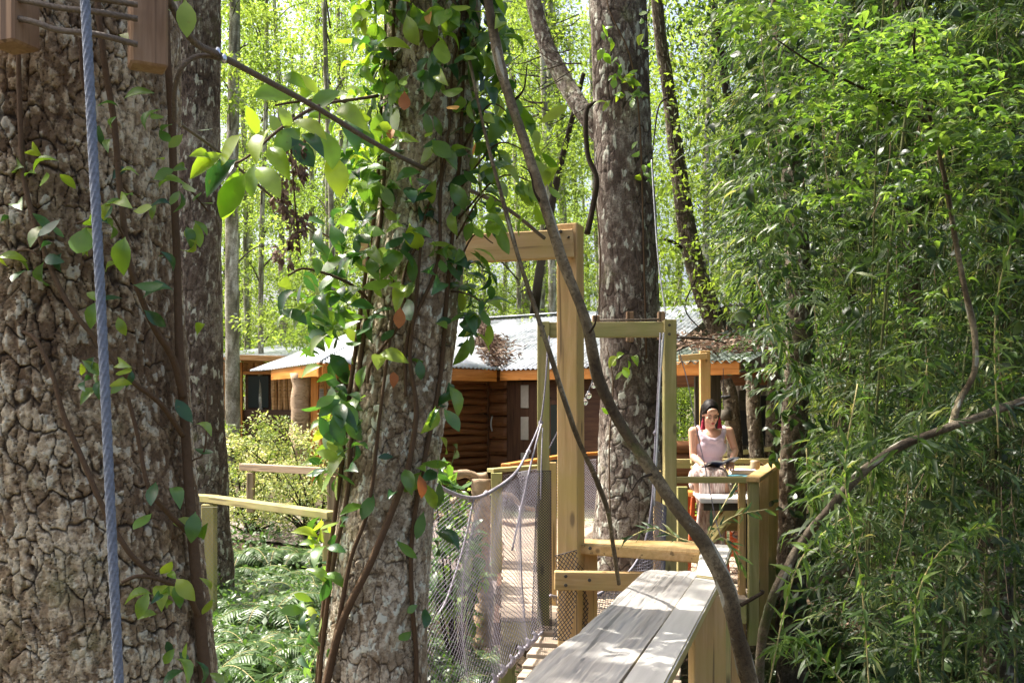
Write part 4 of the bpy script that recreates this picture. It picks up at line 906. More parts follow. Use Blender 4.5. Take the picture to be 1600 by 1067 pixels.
beam('corner_post', (1.69, 7.06, zb - .046), (1.69, 7.06, -1.2), .05, .05, M['pine'], br, up=(0, -1, 0))
beam('post', (1.145, 7.03, zb - .046), (1.145, 7.03, 0.0), .06, .05, M['pine_green'], br, up=(0, -1, 0))
def Sch(u, v): return Vector((1.2 + .5 * u, 7.04, .02 + .38 * v))
net('chicken_wire', Sch, 12, 8, .0016, M['wire'], br)
tb = thing('side_table', 'small white-topped table beneath the counter railing beside the woman', 'table', (1.75, 7.6, 0))
slab('table_top', [Vector((1.40, 7.12, 0)), Vector((1.46, 7.75, 0)), Vector((1.98, 7.75, 0)), Vector((1.80, 7.12, 0))], .69, .03, M['white'], tb)
beam('apron', (1.43, 7.17, .63), (1.79, 7.17, .63), .02, .06, M['olddark'], tb)
for x, y in ((1.5, 7.65), (1.9, 7.65), (1.78, 7.3)): beam('leg', (x, y, .66), (x, y, 0), .05, .05, M['olddark'], tb)
beam('bracket', (1.70, 7.25, .63), (1.50, 7.7, .2), .04, .09, M['pine_green'], tb)
beam('panel', (1.6, 7.45, .52), (1.82, 7.45, .52), .02, .22, M['pine'], tb)

# rails at the left: walkway guard with chicken wire
wg = thing('walkway_railing', 'pale walkway handrail between the big left tree and the middle tree, on wire-clad posts', 'railing', P(328, 1150, 6.4))
beam('handrail', P(300, 777, 6.55), P(335, 779, 6.4), .085, .045, M['pine_green'], wg)
beam('handrail', P(334, 779.5, 6.4), P(520, 805, 5.6), .085, .045, M['pine_green'], wg)
post('post', 327, 787, 1250, 6.4, .085, .08, M['pine_green'], wg)
post('post', 512, 813, 1250, 5.65, .05, .06, M['pine_green'], wg)
def Sw(u, v): return P(316 + 24 * u, 792 + 300 * v, 6.3)
net('chicken_wire', Sw, 4, 44, .0013, M['wire'], wg)
def Sw2(u, v): return P(300 + 16 * u, 795 + 280 * v, 6.36)
lr = thing('low_rail', 'low weathered rail on the far side of the shrubs, in front of the cabin', 'railing', P(450, 740, 9.3))
beam('rail', P(378, 729, 9.6), P(524, 737, 8.9), .08, .07, M['log'], lr); post('post', 392, 738, 800, 9.5, .07, .07, M['log'], lr); post('post', 518, 744, 800, 9.0, .07, .07, M['log'], lr)
# string lights
st = thing('string_lights', 'cord of clear round bulbs hanging by the tall post', 'string lights', P(926, 588, 6.6))
tubes_obj('cord', [([P(856, 520, 6.3), P(853, 545, 6.3), P(880, 600, 6.4), P(905, 636, 6.5), P(915, 622, 6.55), P(926, 592, 6.6), P(929, 575, 6.7), P(935, 560, 6.8)], .0035)], M['netdark'], st, 5)
for x, y, Y in ((852.5, 551, 6.28), (927, 602, 6.6), (919.5, 618, 6.55), (914, 628, 6.5)):
    bm = bmesh.new(); bmesh.ops.create_uvsphere(bm, u_segments=20, v_segments=14, radius=.02 + .0015 * random.random())
    ob = bmobj('bulb', bm, M['bulb'], None, True); ob.parent = st; ob.location = P(x, y, Y) - st.location
    s_ = tube([P(x, y - 7, Y), P(x, y - 4, Y)], .010, 10, 2); so = npmesh('socket', np.array(s_[0]) - np.array(P(x, y, Y)), s_[1], M['grey_cloth']); so.parent = ob
# ------------------------------------------------------------------ cabins
def wallseg(name, a, b, z0, z1, mat, parent, th=.06, kind='plain', step=.14, seed=0):
    """wall from a to b (plan points); kind 'log' = wavy horizontal logs, 'slab' = vertical slabs"""
    a = Vector((*a, 0)); b = Vector((*b, 0)); d = b - a; L = d.length; ang = math.atan2(d.y, d.x); rnd = random.Random(seed)
    bm = bmesh.new()
    if kind == 'plain': box_bm(L, th, z1 - z0, .003, bm, Matrix.Translation((L / 2, 0, (z0 + z1) / 2)))
    elif kind == 'log':
        z = z0
        while z < z1 - .02:
            h = min(step * rnd.uniform(.8, 1.2), z1 - z); n = max(4, int(L / .12)); ph = rnd.random() * 9; amp = rnd.uniform(.006, .018)
            ring = []
            for i in range(n + 1):
                x = L * i / n; w = amp * math.sin(x * 3.3 + ph) + .5 * amp * math.sin(x * 8.1 + ph * 2)
                ring.append([bm.verts.new((x, y, zz)) for y, zz in ((th, z), (-.035, z + w), (-.042 - .008 * math.sin(x * 2 + ph), z + h * .45), (-.012, z + h * .94 + w), (th, z + h))])
            for i in range(n):
                for k in range(4): bm.faces.new((ring[i][k], ring[i + 1][k], ring[i + 1][k + 1], ring[i][k + 1]))
            for rg in (ring[0], ring[-1]): bm.faces.new(rg)
            z += h
    else:
        x = 0
        while x < L - .02:
            w = min(step * rnd.uniform(.7, 1.3), L - x); nz_ = 10; ph = rnd.random() * 9; ring = []
            for i in range(nz_ + 1):
                z = z0 + (z1 - z0) * i / nz_; q = .012 * math.sin(z * 5 + ph)
                ring.append([bm.verts.new((xx, y, z)) for xx, y in ((x + .004, th), (x + .008 + q, -.015), (x + w * .5, -.04), (x + w - .008 + q * .6, -.015), (x + w - .004, th))])
            for i in range(nz_):
                for k in range(4): bm.faces.new((ring[i][k], ring[i][k + 1], ring[i + 1][k + 1], ring[i + 1][k]))
            x += w
    o = bmobj(name, bm, mat, parent, kind == 'log', a, Matrix.Rotation(ang, 3, 'Z').to_quaternion()); return o
def corr_roof(name, e0, e1, zeave, pitch, depth, cuts, mat, parent, wave=.085, amp=.014, ovh=0):
    """corrugated sheet: eave e0->e1, rising to the left of that direction; cuts = [(point, normal)] vertical planes, keeps the normal side"""
    e0 = Vector((*e0, 0)); e1 = Vector((*e1, 0)); d = (e1 - e0).normalized(); n = Vector((-d.y, d.x, 0)); L = (e1 - e0).length
    x0, x1 = -ovh, L + ovh; nu = int((x1 - x0) / (wave / 6)) + 1; nv = max(2, int(depth / .3)) + 1
    u = np.linspace(x0, x1, nu); v = np.linspace(0, depth, nv); U, Vv = np.meshgrid(u, v)
    W = amp * np.sin(U * 2 * np.pi / wave) + .02 * (vnoise(np.stack([U * .8, Vv * .8, U * 0], -1), 5) - .5)
    XY = np.array(e0)[None, None, :2] + U[..., None] * np.array(d)[:2] + Vv[..., None] * np.array(n)[:2]
    V = np.concatenate([XY, (zeave + Vv * pitch + W)[..., None]], -1).reshape(-1, 3)
    i = np.arange(nv - 1)[:, None] * nu; j = np.arange(nu - 1)[None]
    F = np.stack([i + j, i + j + 1, i + nu + j + 1, i + nu + j], -1).reshape(-1, 4)
    o = npmesh(name, V, F, mat, parent, None, True, parent.location)
    bm = bmesh.new(); bm.from_mesh(o.data)
    for p, nn in cuts:
        bmesh.ops.bisect_plane(bm, geom=bm.verts[:] + bm.edges[:] + bm.faces[:], plane_co=Vector((*p, 0)) - parent.location, plane_no=Vector((*nn, 0)), clear_inner=True)
    r = bmesh.ops.solidify(bm, geom=bm.faces[:], thickness=.004)
    bm.to_mesh(o.data); bm.free()
    for p_ in o.data.polygons: p_.use_smooth = True
    return o
ca = thing('log_cabin', 'log cabin with hipped corrugated zinc roof and orange fascia, leaves piled in the roof valley', 'cabin', (-1, 15.5, -.3))
E_l = (-3.52, 13.9); E0 = (-2.34, 11.7); E1 = (-.20, 14.2); E2 = (1.80, 12.76)
zE = 1.90
dA_ = Vector((E1[0] - E0[0], E1[1] - E0[1])).normalized(); nA = Vector((-dA_.y, dA_.x)); dB_ = Vector((E2[0] - E1[0], E2[1] - E1[1])).normalized(); nB = Vector((-dB_.y, dB_.x)); dL = Vector((E0[0] - E_l[0], E0[1] - E_l[1])).normalized(); nL = Vector((-dL.y, dL.x))
val = (nA + nB).normalized(); hip = (nA + nL).normalized()
pv = lambda v: Vector((-v.y, v.x))
def side(n, p_in, p0):   # normal pointing to the side of p_in
    n = Vector(n); return n if (Vector(p_in) - Vector(p0)).dot(n) > 0 else -n
inA = Vector(E0).lerp(Vector(E1), .5) + nA * .5; inB = Vector(E1).lerp(Vector(E2), .5) + nB * .3; inL = Vector(E_l).lerp(Vector(E0), .5) + nL * .3
DR, PT = 2.6, .40
corr_roof('roof', E0, E1, zE, PT, DR, [(E1, side(pv(val), inA, E1)), (E0, side(pv(hip), inA, E0))], M['roof'], ca, ovh=2.8)
corr_roof('roof', E1, E2, zE, PT, DR, [(E1, side(pv(val), inB, E1)), (E2, -dB_)], M['roof'], ca, ovh=2.8)
corr_roof('roof', E_l, E0, zE, PT, DR, [(E0, side(pv(hip), inL, E0))], M['roof'], ca, ovh=1.2)
# back slopes so that the roof is whole
vt = Vector(E1) + (nA * DR) ; 
for e0_, e1_, nn in ((E1, E2, nB),):
    a = Vector(e1_) + nn * (2 * DR); b = Vector(e0_) + nn * (2 * DR)
    corr_roof('roof', (a.x, a.y), (b.x, b.y), zE, PT, DR, [], M['roof'], ca, ovh=.6)
# ridge caps, two strips
rc = bmesh.new()
ridge_v = Vector((-.4175 - .2 + 0, 3.385 * DR / 2.5 + 14.2))
def V3(p, z): return Vector((p[0], p[1], z))
zR = zE + PT * DR + .02
vtop = Vector(E1) + Vector((-.4175, 3.385)) * (DR / 2.5)
for q in (vtop - dA_ * 2.2, vtop + dB_ * 2.4): add_beam(rc, V3(vtop, zR), V3(q, zR), .22, .02, bev=.006)
bmobj('ridge_cap', rc, M['roof'], ca)
fz = .15
fa = beam('fascia', V3(Vector(E0) + nA * .05, zE - .095), V3(Vector(E1) + nA * .05, zE - .095), .04, .17, M['orange'], ca)
beam('fascia', V3(Vector(E1) + nB * .05, zE - .09), V3(Vector(E2) + nB * .05, zE - .09), .04, .15, M['orange'], ca)
beam('fascia', V3(Vector(E_l) + nL * .05, zE - .09), V3(Vector(E0) + nL * .05, zE - .09), .04, .15, M['orange'], ca)
bo = .45
WA0 = Vector(E0) + nA * bo + dA_ * 1.1; WA1 = Vector(E1) + nA * bo + dA_ * .26
wallseg('wall', WA0, WA1, -.5, zE + .05, M['logsiding'], ca, .1, 'log', .112, 1)
WB0 = WA1 + dA_ * .02; WB1 = Vector(E2) + nB * bo
wallseg('wall', WB0, WB0 + dB_ * .38, -.4, zE + .05, M['logsiding'], ca, .1, 'log', .2, 2)
wallseg('wall', WB0 + dB_ * .38, WB1, -.4, zE + .05, M['darkwood'], ca, .1, 'plain')
beam('corner_trim', V3(WA1, -.4), V3(WA1, zE), .09, .1, M['darkwood'], ca, up=(nB.x, nB.y, 0))
# door with three cream plates, window
dp = WB0 + dB_ * .42 - nB * .07
dr = beam('door', V3(dp + dB_ * .30, -.05), V3(dp + dB_ * .30, 1.72), .58, .05, M['darkwood'], ca, up=(-nB.x, -nB.y, 0))
for z in (1.50, 1.03, .50):
    q = dp + dB_ * .33 - nB * .035; bm = box_bm(.14, .012, .34, .004)
    o = bmobj('door_plate', bm, M['plate'], None, False); o.matrix_world = Matrix.Identity(4)
    o.parent = ca; o.rotation_euler = (0, 0, math.atan2(dB_.y, dB_.x)); o.location = V3(q, z) - ca.location
q = WB0 + dB_ * .14 - nB * .09; hd = tube([V3(q, .98), V3(q - nB * .03, 1.05), V3(q - nB * .03, 1.13), V3(q, 1.2)], .012, 8, 12); npmesh('door_handle', hd[0], hd[1], M['steel'], ca, None, True, ca.location)
q = WB0 + dB_ * 1.35 - nB * .06; wf = beam('window', V3(q, .35), V3(q, 1.45), .4, .05, M['darkwood'], ca, up=(-nB.x, -nB.y, 0)); q = q - nB * .03; beam('window_pane', V3(q, .42), V3(q, 1.38), .3, .012, M['glass'], ca, up=(-nB.x, -nB.y, 0))
# left end: log post, slab wall, window
lw0 = Vector(E_l) + nL * .7 + dL * .1; lw1 = Vector(E0) + nL * 1.1 - dL * .3
wallseg('slab_wall', lw0, lw0 + dL * 1.0, -.4, zE - .02, M['slab'], ca, .08, 'slab', .12, 4)
wallseg('wall', lw0 + dL * 1.0, WA0, -.4, zE - .02, M['darkwood'], ca, .08, 'plain')
pq = P(470, 640, 12.8); V, F, at = tube([(pq.x, 12.8, -.5), (pq.x, 12.8, .6), (pq.x + .02, 12.8, zE - .1)], [.13, .12, .13], 18, 30, knob); npmesh('porch_post', V, F, M['log'], ca, None, True, ca.location)
beam('corner_post', (pq.x + .2, 12.75, -.5), (pq.x + .2, 12.75, zE - .05), .10, .08, M['orange'], ca, up=(0, -1, 0))
beam('corner_post', (pq.x + .31, 12.9, -.5), (pq.x + .31, 12.9, zE - .05), .035, .08, M['slab'], ca, up=(0, -1, 0))
wallseg('slab_wall', (P(486, 0, 13.2).x, 13.3), (P(560, 0, 13.2).x, 12.9), .3, 1.45, M['slab'], ca, .06, 'slab', .11, 6)
wallseg('lintel', (P(486, 0, 13.2).x, 13.26), (P(560, 0, 13.2).x, 12.86), 1.45, 1.60, M['grey_plank'], ca, .06, 'plain')
# litter in the valley: a drift of leaves, nobody could count it
vl = []
for k in range(1000):
    s = RNG.random() ** .8 * 3.0 + .0; w = RNG.normal() * (.08 + .07 * math.sin(s * 2)) * 1.1
    p = Vector(E1) + val * (s * 1.08) + pv(val) * w; z = zE + PT * s * 1.08 * nA.dot(val) + abs(w) * PT * .6 + RNG.random() * .10 + .01
    vl.append((p.x, p.y, z))
vl = np.array(vl); V1 = scatter('blade', vl, unit(len(vl)) * [1, 1, .5], unit(len(vl)) + [0, 0, 1], .16)
V2 = scatter('small', vl[::2], unit(len(vl[::2])) * [1, 1, .4], unit(len(vl[::2])) + [0, 0, 1.5], .10)
more = []
for k in range(160):
    s = RNG.random() * 2.3; e = RNG.random() * 3.0; p = Vector(E1) + dB_ * (e + .3) + nB * s; more.append((p.x, p.y, zE + PT * s + .02))
    if k % 2: p = Vector(E1) - dA_ * (e * .6 + .3) + nA * s; more.append((p.x, p.y, zE + PT * s + .02))
more = np.array(more); V3_ = scatter('small', more, unit(len(more)) * [1, 1, .1], unit(len(more)) * .2 + [0, 0, 1], .06)
V, F, at = merge([V1, V2, V3_]); o = npmesh('fallen_leaves', V, F, M['litter'], None, at, False); tag(o, kind='stuff')

# cabin farther left
cb = thing('slab_cabin', 'far orange slab-sided cabin with large dark windows, behind the pale shrubs', 'cabin', (-6.5, 20, -.2))
def W(px, Y): return (P(px, 0, Y).x, Y)
def zz(py, Y): return CZ + (HY - py) / FPX * Y
YB = 19.0
wallseg('slab_wall', W(378, YB), W(560, YB - .5), zz(583, YB), zz(566, YB), M['slab'], cb, .1, 'slab', .13, 7)
wallseg('lower_wall', W(378, YB), W(560, YB - .5), -.4, zz(640, YB), M['darkwood'], cb, .1, 'plain')
wallseg('slab_wall', W(424, YB - .1), W(460, YB - .1), zz(642, YB), zz(584, YB), M['slab'], cb, .1, 'slab', .14, 8)
wallseg('slab_wall', W(320, YB + .3), W(362, YB + .2), -.4, zz(566, YB), M['slab'], cb, .1, 'slab', .14, 9)
wd = wallseg('window', W(384, YB + .05), W(424, YB + .03), zz(641, YB), zz(584, YB), M['darkwood'], cb, .05, 'plain')
wallseg('window_pane', W(388, YB - .0), W(420, YB - .02), zz(637, YB), zz(587, YB), M['glass'], cb, .03, 'plain')
wallseg('window_pane', W(461, YB + .1), W(560, YB - .4), zz(640, YB), zz(585, YB), M['glass'], cb, .03, 'plain')
wallseg('dark_door', W(362, YB + .25), W(378, YB + .25), -.4, zz(572, YB), M['darkwood'], cb, .03, 'plain')
beam('trim', (*W(376, YB - .1), -.4), (*W(376, YB - .1), zz(566, YB)), .08, .08, M['orange'], cb, up=(0, -1, 0))
beam('sill', (*W(380, YB - .12), zz(583, YB)), (*W(458, YB - .2), zz(583, YB)), .05, .06, M['orange'], cb)
beam('eave_board', (*W(378, YB - .5), zz(562.5, YB)), (*W(560, YB - .9), zz(562, YB)), .4, .10, M['slab'], cb, wob=.015)
beam('eave_board', (*W(318, YB - .3), zz(564, YB)), (*W(368, YB - .4), zz(564, YB)), .4, .10, M['slab'], cb, wob=.015)
rfL = W(560, YB - .9); rfR = W(318, YB - .3)
corr_roof('roof', W(318, YB - .45), W(570, YB - 1.0), zz(559, YB), .12, 4.0, [], M['roof'], cb)
gb = beam('laundry_bag', (*W(361, YB - 1.4), zz(640, YB)), (*W(363, YB - 1.4), zz(612, YB)), .16, .1, M['grey_cloth'], bev=.03, up=(0, -1, 0)); gb.name = 'cloth'; tag(gb, 'pale grey cloth hanging beside the far slab cabin doorway', 'cloth')

# porch on the right
pc = thing('porch', 'dark open porch with green corrugated roof and rough trunk posts behind the woman', 'porch', (2.6, 11.5, 0))
PY = 10.6
corr_roof('roof', (1.60, 10.75), (2.52, 10.15), zz(566, PY), .22, 2.2, [], M['roof_green'], pc, wave=.10, amp=.02)
beam('fascia', (1.62, 10.77, zz(576, PY)), (2.44, 10.27, zz(576, PY)), .04, .15, M['orange'], pc)
beam('inner_beam', (1.6, 12.2, zz(597, 12.2)), (3.2, 11.9, zz(592, 12.2)), .08, .16, M['logsiding'], pc)
beam('wood_post', P(1101, 548, 9.6), P(1102, 745, 9.6), .10, .08, M['pine'], pc, up=(0, -1, 0))
beam('top_rail', P(1060, 560, 9.55), P(1106, 556, 9.5), .06, .06, M['pine'], pc)
beam('dark_post', P(1090, 588, 11), P(1090, 760, 11), .07, .07, M['olddark'], pc, up=(0, -1, 0)); beam('dark_post', P(1118, 585, 11), P(1118, 720, 11), .12, .07, M['olddark'], pc, up=(0, -1, 0))
def rough_post(pts, r): V, F, at = tube(pts, r, 40, 160, bark_h(.6, .05, .09, .008, 31), cap=False); npmesh('trunk_post', V, F, M['bark_dark'], pc, at, True, pc.location)
rough_post([P(1134, 592, 10.3), P(1141, 620, 10.3), P(1147, 680, 10.3), P(1150, 760, 10.3), P(1150, 830, 10.3)], [.06, .085, .08, .09, .1])
rough_post([P(1176, 590, 10), P(1178, 650, 10), P(1183, 720, 10), P(1186, 800, 10)], [.07, .075, .075, .08])
rough_post([P(1214, 560, 10.4), P(1210, 650, 10.4), P(1208, 800, 10.4)], [.08, .09, .1])
rough_post([P(1160, 590, 12.6), P(1158, 650, 12.6), P(1160, 800, 12.6)], [.08, .08, .09])
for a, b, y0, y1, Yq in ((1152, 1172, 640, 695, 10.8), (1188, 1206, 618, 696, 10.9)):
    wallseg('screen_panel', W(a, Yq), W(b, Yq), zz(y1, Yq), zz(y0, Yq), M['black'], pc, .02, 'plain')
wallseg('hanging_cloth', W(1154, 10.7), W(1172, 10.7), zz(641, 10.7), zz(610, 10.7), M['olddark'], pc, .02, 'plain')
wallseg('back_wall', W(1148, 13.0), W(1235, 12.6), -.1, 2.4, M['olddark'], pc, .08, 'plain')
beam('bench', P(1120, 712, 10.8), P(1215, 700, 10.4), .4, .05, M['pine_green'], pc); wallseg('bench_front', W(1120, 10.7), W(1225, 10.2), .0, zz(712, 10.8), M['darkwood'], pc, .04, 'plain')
wallseg('low_wall', W(1040, 12.3), W(1092, 12.3), -.3, zz(687, 12.3), M['logsiding'], pc, .08, 'log', .16, 12)
beam('rail', P(1055, 724, 10.6), P(1090, 724, 10.6), .06, .1, M['pine_green'], pc)
for pxa in (1190, 1222):
    beam('far_rail', P(pxa, 678, 11.8), P(pxa + 30, 676, 11.8), .05, .06, M['orange'], pc)
# tall stool grey lamp shade hanging
lm = thing('hanging_lamp', 'grey-green lampshade hanging in the porch just right of the woman’s head', 'lamp', P(1134, 642, 10.2))
V, F, at = tube([P(1134, 640, 10.2), P(1134, 657, 10.2)], [.045, .06], 20, 3); npmesh('lamp_shade', V, F, M['olddark'], lm, None, True, lm.location)
tubes_obj('cord', [([P(1131, 640, 10.2), P(1130, 575, 10.2)], .004)], M['black'], lm, 5)
pl_ = tube([P(1127, 620, 9.9), P(1133, 621, 9.9), P(1141, 619, 9.9)], [.015, .024, .015], 10, 12); o = npmesh('hanging_dish', pl_[0], pl_[1], M['black'], None, None, True, P(1134, 620, 9.9)); tag(o, 'small black dish hanging beside the porch trunk post, above the lampshade', 'hanging dish')
# litter on the porch roof
pp_ = np.stack([RNG.uniform(1.9, 3.3, 900), RNG.uniform(10.2, 11.6, 900), np.zeros(900)], -1); pp_[:, 2] = zz(566, PY) + .10 + .22 * np.maximum(0, (pp_[:, 1] - 10.5)) * .8 + RNG.random(900) * .14 - .12 * np.maximum(0, pp_[:, 0] - 2.5)
V1 = scatter('blade', pp_[:500], unit(500) * [1, 1, .4], unit(500) + [0, 0, 1], .12); V2 = scatter('small', pp_[400:], unit(500) * [1, 1, .4], unit(500) + [0, 0, 1.5], .07)
tw = fine_wires([[p, p + np.array([random.uniform(-.5, .5), random.uniform(-.3, .3), random.uniform(-.02, .12)])] for p in pp_[:40]], .006, 4)
V, F, at = merge([V1, V2, tw]); o = npmesh('fallen_leaves', V, F, M['litter'], None, at, False); tag(o, kind='stuff')
tubes_obj_l = [([P(1055, 528, 9.9), P(1080, 528, 9.9), P(1110, 530, 9.9), P(1135, 536, 9.9)], [.01, .014, .012, .008])]
o = thing('fallen_branch', 'thin fallen branch lying over the porch roof edge', 'branch', P(1090, 530, 9.9)); tubes_obj('stick', tubes_obj_l, M['bark_dark'], o, 8)
# ------------------------------------------------------------------ background forest: slender trees, copied with their parts
def bg_tree(seed, H, r, lean, ncl, k, size, matl, low=1.2, rad=1.0, matb='bark_pale'):
    rs = np.random.default_rng(seed)
    root = thing('slender_tree', '', 'tree', (0, 0, 0)); k = int(k * 1.7); r *= .85
    pts = [(0, 0, -.3), (lean * .2, 0, H * .3), (lean * .7 + .1 * rs.normal(), .1, H * .6), (lean * 1.2, 0, H)]
    V, F, at = tube(pts, [r * 1.25, r, r * .8, r * .4], 14, 90, bark_h(6.28 * r, .06, .16, .006, seed)); npmesh('trunk', V, F, M[matb], root, at, True)
    cs = []; tips = []
    for _ in range(ncl):
        z = low + (H - low) * rs.random() ** .9; a = rs.random() * 6.28; q = rad * (.25 + .75 * rs.random()) * (1.1 - .45 * z / H)
        cs.append((lean * z / H + q * math.cos(a), q * math.sin(a), z))
    br = [([(lean * c[2] / H * .9, 0, c[2] - .5 * rad), ((lean * c[2] / H * .9 + c[0]) / 2, c[1] / 2, c[2] - .12), c], [.018, .012, .004]) for c in cs[::3]][:16]
    tubes_obj('branch', br, M[matb], root, 4)
    V, F, at = clumps(np.array(cs), k, .42, size, 'small', .45, .65, .2, opened=False)
    npmesh('crown', V, F, M[matl], root, at, False); return root
protos = [bg_tree(101, 13, .085, .5, 60, 95, .07, 'leaf_bg'), bg_tree(102, 14, .06, -.4, 52, 95, .07, 'leaf_bg'), bg_tree(103, 12, .10, .2, 66, 95, .075, 'leaf_bg2'), bg_tree(104, 15, .12, -.2, 58, 95, .085, 'leaf_bg'), bg_tree(105, 9, .045, .8, 50, 95, .065, 'leaf_bg2', .3, 1.2)]
kinds = ['slim pale yellow-green tree', 'very thin straight tree', 'darker green tree', 'tall large-leaved tree', 'low bushy young tree']
gr = ['slim pale forest trees', 'thin straight forest trees', 'greener forest trees', 'taller forest trees', 'young forest trees']
spots = []
# named trunks one can tell apart in the photograph
named = [(365, 15.5, 3, 'mossy pale trunk rising through the eave of the far slab cabin'), (520, 17, 1, 'slender pale trunk between the second trunk and the middle tree'), (408, 19, 1, 'thin grey trunk left of the zinc roof corner'), (445, 22, 0, 'pale trunk just behind the hip of the zinc roof'), (842, 18.5, 2, 'pale trunk seen beside the tall post above the zinc roof'), (390, 24, 0, 'pale leaning trunk in the gap right of the second trunk'), (812, 20, 1, 'thin white trunk under the gate crossbeam'), (866, 17.5, 0, 'mottled trunk directly left of the tall post')]
first = {}
def put(k, x, y, rz, s, label, group=None):
    o = protos[k] if k not in first else copy_tree(protos[k]); first[k] = 1
    o.location = (x, y, G(x, y) - .05); o.rotation_euler = (0, 0, rz); o.scale = (s, s, s); tag(o, label, 'tree'); 
    if group:
        px = CX + x / y * FPX
        reg = 'left of the second trunk' if px < 300 else 'in the gap between the second trunk and the middle tree' if px < 600 else 'behind the middle tree and the gate crossbeam' if px < 860 else 'behind the deck tree' if px < 1050 else 'between the deck tree and the bamboo' if px < 1190 else 'behind the bamboo thicket'
        dist = 'near' if y < 26 else 'farther' if y < 38 else 'farthest'
        tag(o, kinds[k] + ', ' + dist + ', ' + reg); o['group'] = 'forest trees ' + reg
    elif 'group' in o: del o['group']
for px, Yq, k, lb in named: put(k, P(px, 0, Yq).x, Yq, random.random() * 6, 1.0, lb); spots.append((P(px, 0, Yq).x, Yq))
n = 0; tries = 0
while n < 105 and tries < 9000:
    tries += 1; Yq = 16.5 + 34 * random.random() ** 1.2; x = random.uniform(-.72, .62) * Yq
    if Yq < 23 and -5.5 < x < 3.2 and Yq < 20.5: continue
    if Yq < 21 and x < -3.5 and Yq < 23.5 and x > -9: continue
    if min([math.hypot(x - a, Yq - b) for a, b in spots]) < .9 + Yq * .028: continue
    if x < -.30 * Yq and x > -.52 * Yq and Yq > 24 and random.random() < .35: continue
    spots.append((x, Yq)); k = random.choice((0, 0, 1, 1, 2, 3, 4, 4)); s = random.uniform(.85, 1.25) * (1 if Yq < 32 else 1.25)
    put(k, x, Yq, random.random() * 6.28, s, kinds[k], gr[k]); n += 1
# far wood seen as one mass
cs = np.stack([RNG.uniform(-55, 50, 2600), RNG.uniform(50, 66, 2600), RNG.random(2600) ** 1.15 * 27], -1)
V, F, at = clumps(cs, 46, 1.5, .34, 'small', .6, .6, opened=False); tr_ = []
for _ in range(90):
    x = random.uniform(-55, 50); y = random.uniform(49, 60); tr_.append(tube([(x, y, -.5), (x + random.uniform(-1, 1), y, 22)], [.2, .08], 6, 6))
o = npmesh('far_wood', V, F, M['leaf_bg'], None, at, False); tag(o, kind='stuff')
V, F, at = merge(tr_); o = npmesh('far_trunks', V, F, M['bark_pale'], None, None, True); tag(o, kind='stuff')
# understorey: low leafy brush behind the cabins
cs = []
for _ in range(2300):
    y = RNG.uniform(20, 46); x = RNG.uniform(-.66, .6) * y
    if x > -9 and y < 24 and x < -2.5: y += 4
    cs.append((x, y, G(x, y) + RNG.random() ** 1.2 * 5.5))
V, F, at = clumps(np.array(cs), 46, .8, .13, 'small', .6, .6, opened=False); o = npmesh('undergrowth', V, F, M['leaf_bg2'], None, at, False); tag(o, kind='stuff')

# ------------------------------------------------------------------ right-hand thicket
def bound(py):
    return np.interp(py, [-400, 60, 100, 300, 500, 560, 600, 640, 960, 1000, 1300], [1055, 1080, 1115, 1125, 1145, 1172, 1195, 1236, 1246, 1215, 1180])
def okpix(c, m=0):
    px = CX + c[:, 0] / c[:, 1] * FPX; py = HY - (c[:, 2] - CZ) / c[:, 1] * FPX
    return px > bound(py) + m
culms = []; cent = []; ground_c = []
for k in range(110):
    y = RNG.uniform(4.9, 10.5); x = (.30 + .42 * RNG.random()) * y + .3; z0 = G(x, y); H = RNG.uniform(4.5, 8.5); a = RNG.uniform(0, 6.28); L = RNG.uniform(.4, 1.6)
    pts = [np.array([x, y, z0]), np.array([x + .1 * L * math.cos(a), y + .1 * L * math.sin(a), z0 + H * .4]), np.array([x + .45 * L * math.cos(a), y + .45 * L * math.sin(a), z0 + H * .78]), np.array([x + L * math.cos(a), y + L * math.sin(a), z0 + H * .97]), np.array([x + 1.5 * L * math.cos(a), y + 1.5 * L * math.sin(a), z0 + H * .86])]
    C = spline(pts, 26)
    if not okpix(C, 6).all(): continue
    culms.append((list(C), .004 + .005 * RNG.random()))
    for q in C[4:]:
        for _ in range(5): cent.append(q + RNG.normal(size=3) * [.25, .25, .2])
cent = np.array(cent); 
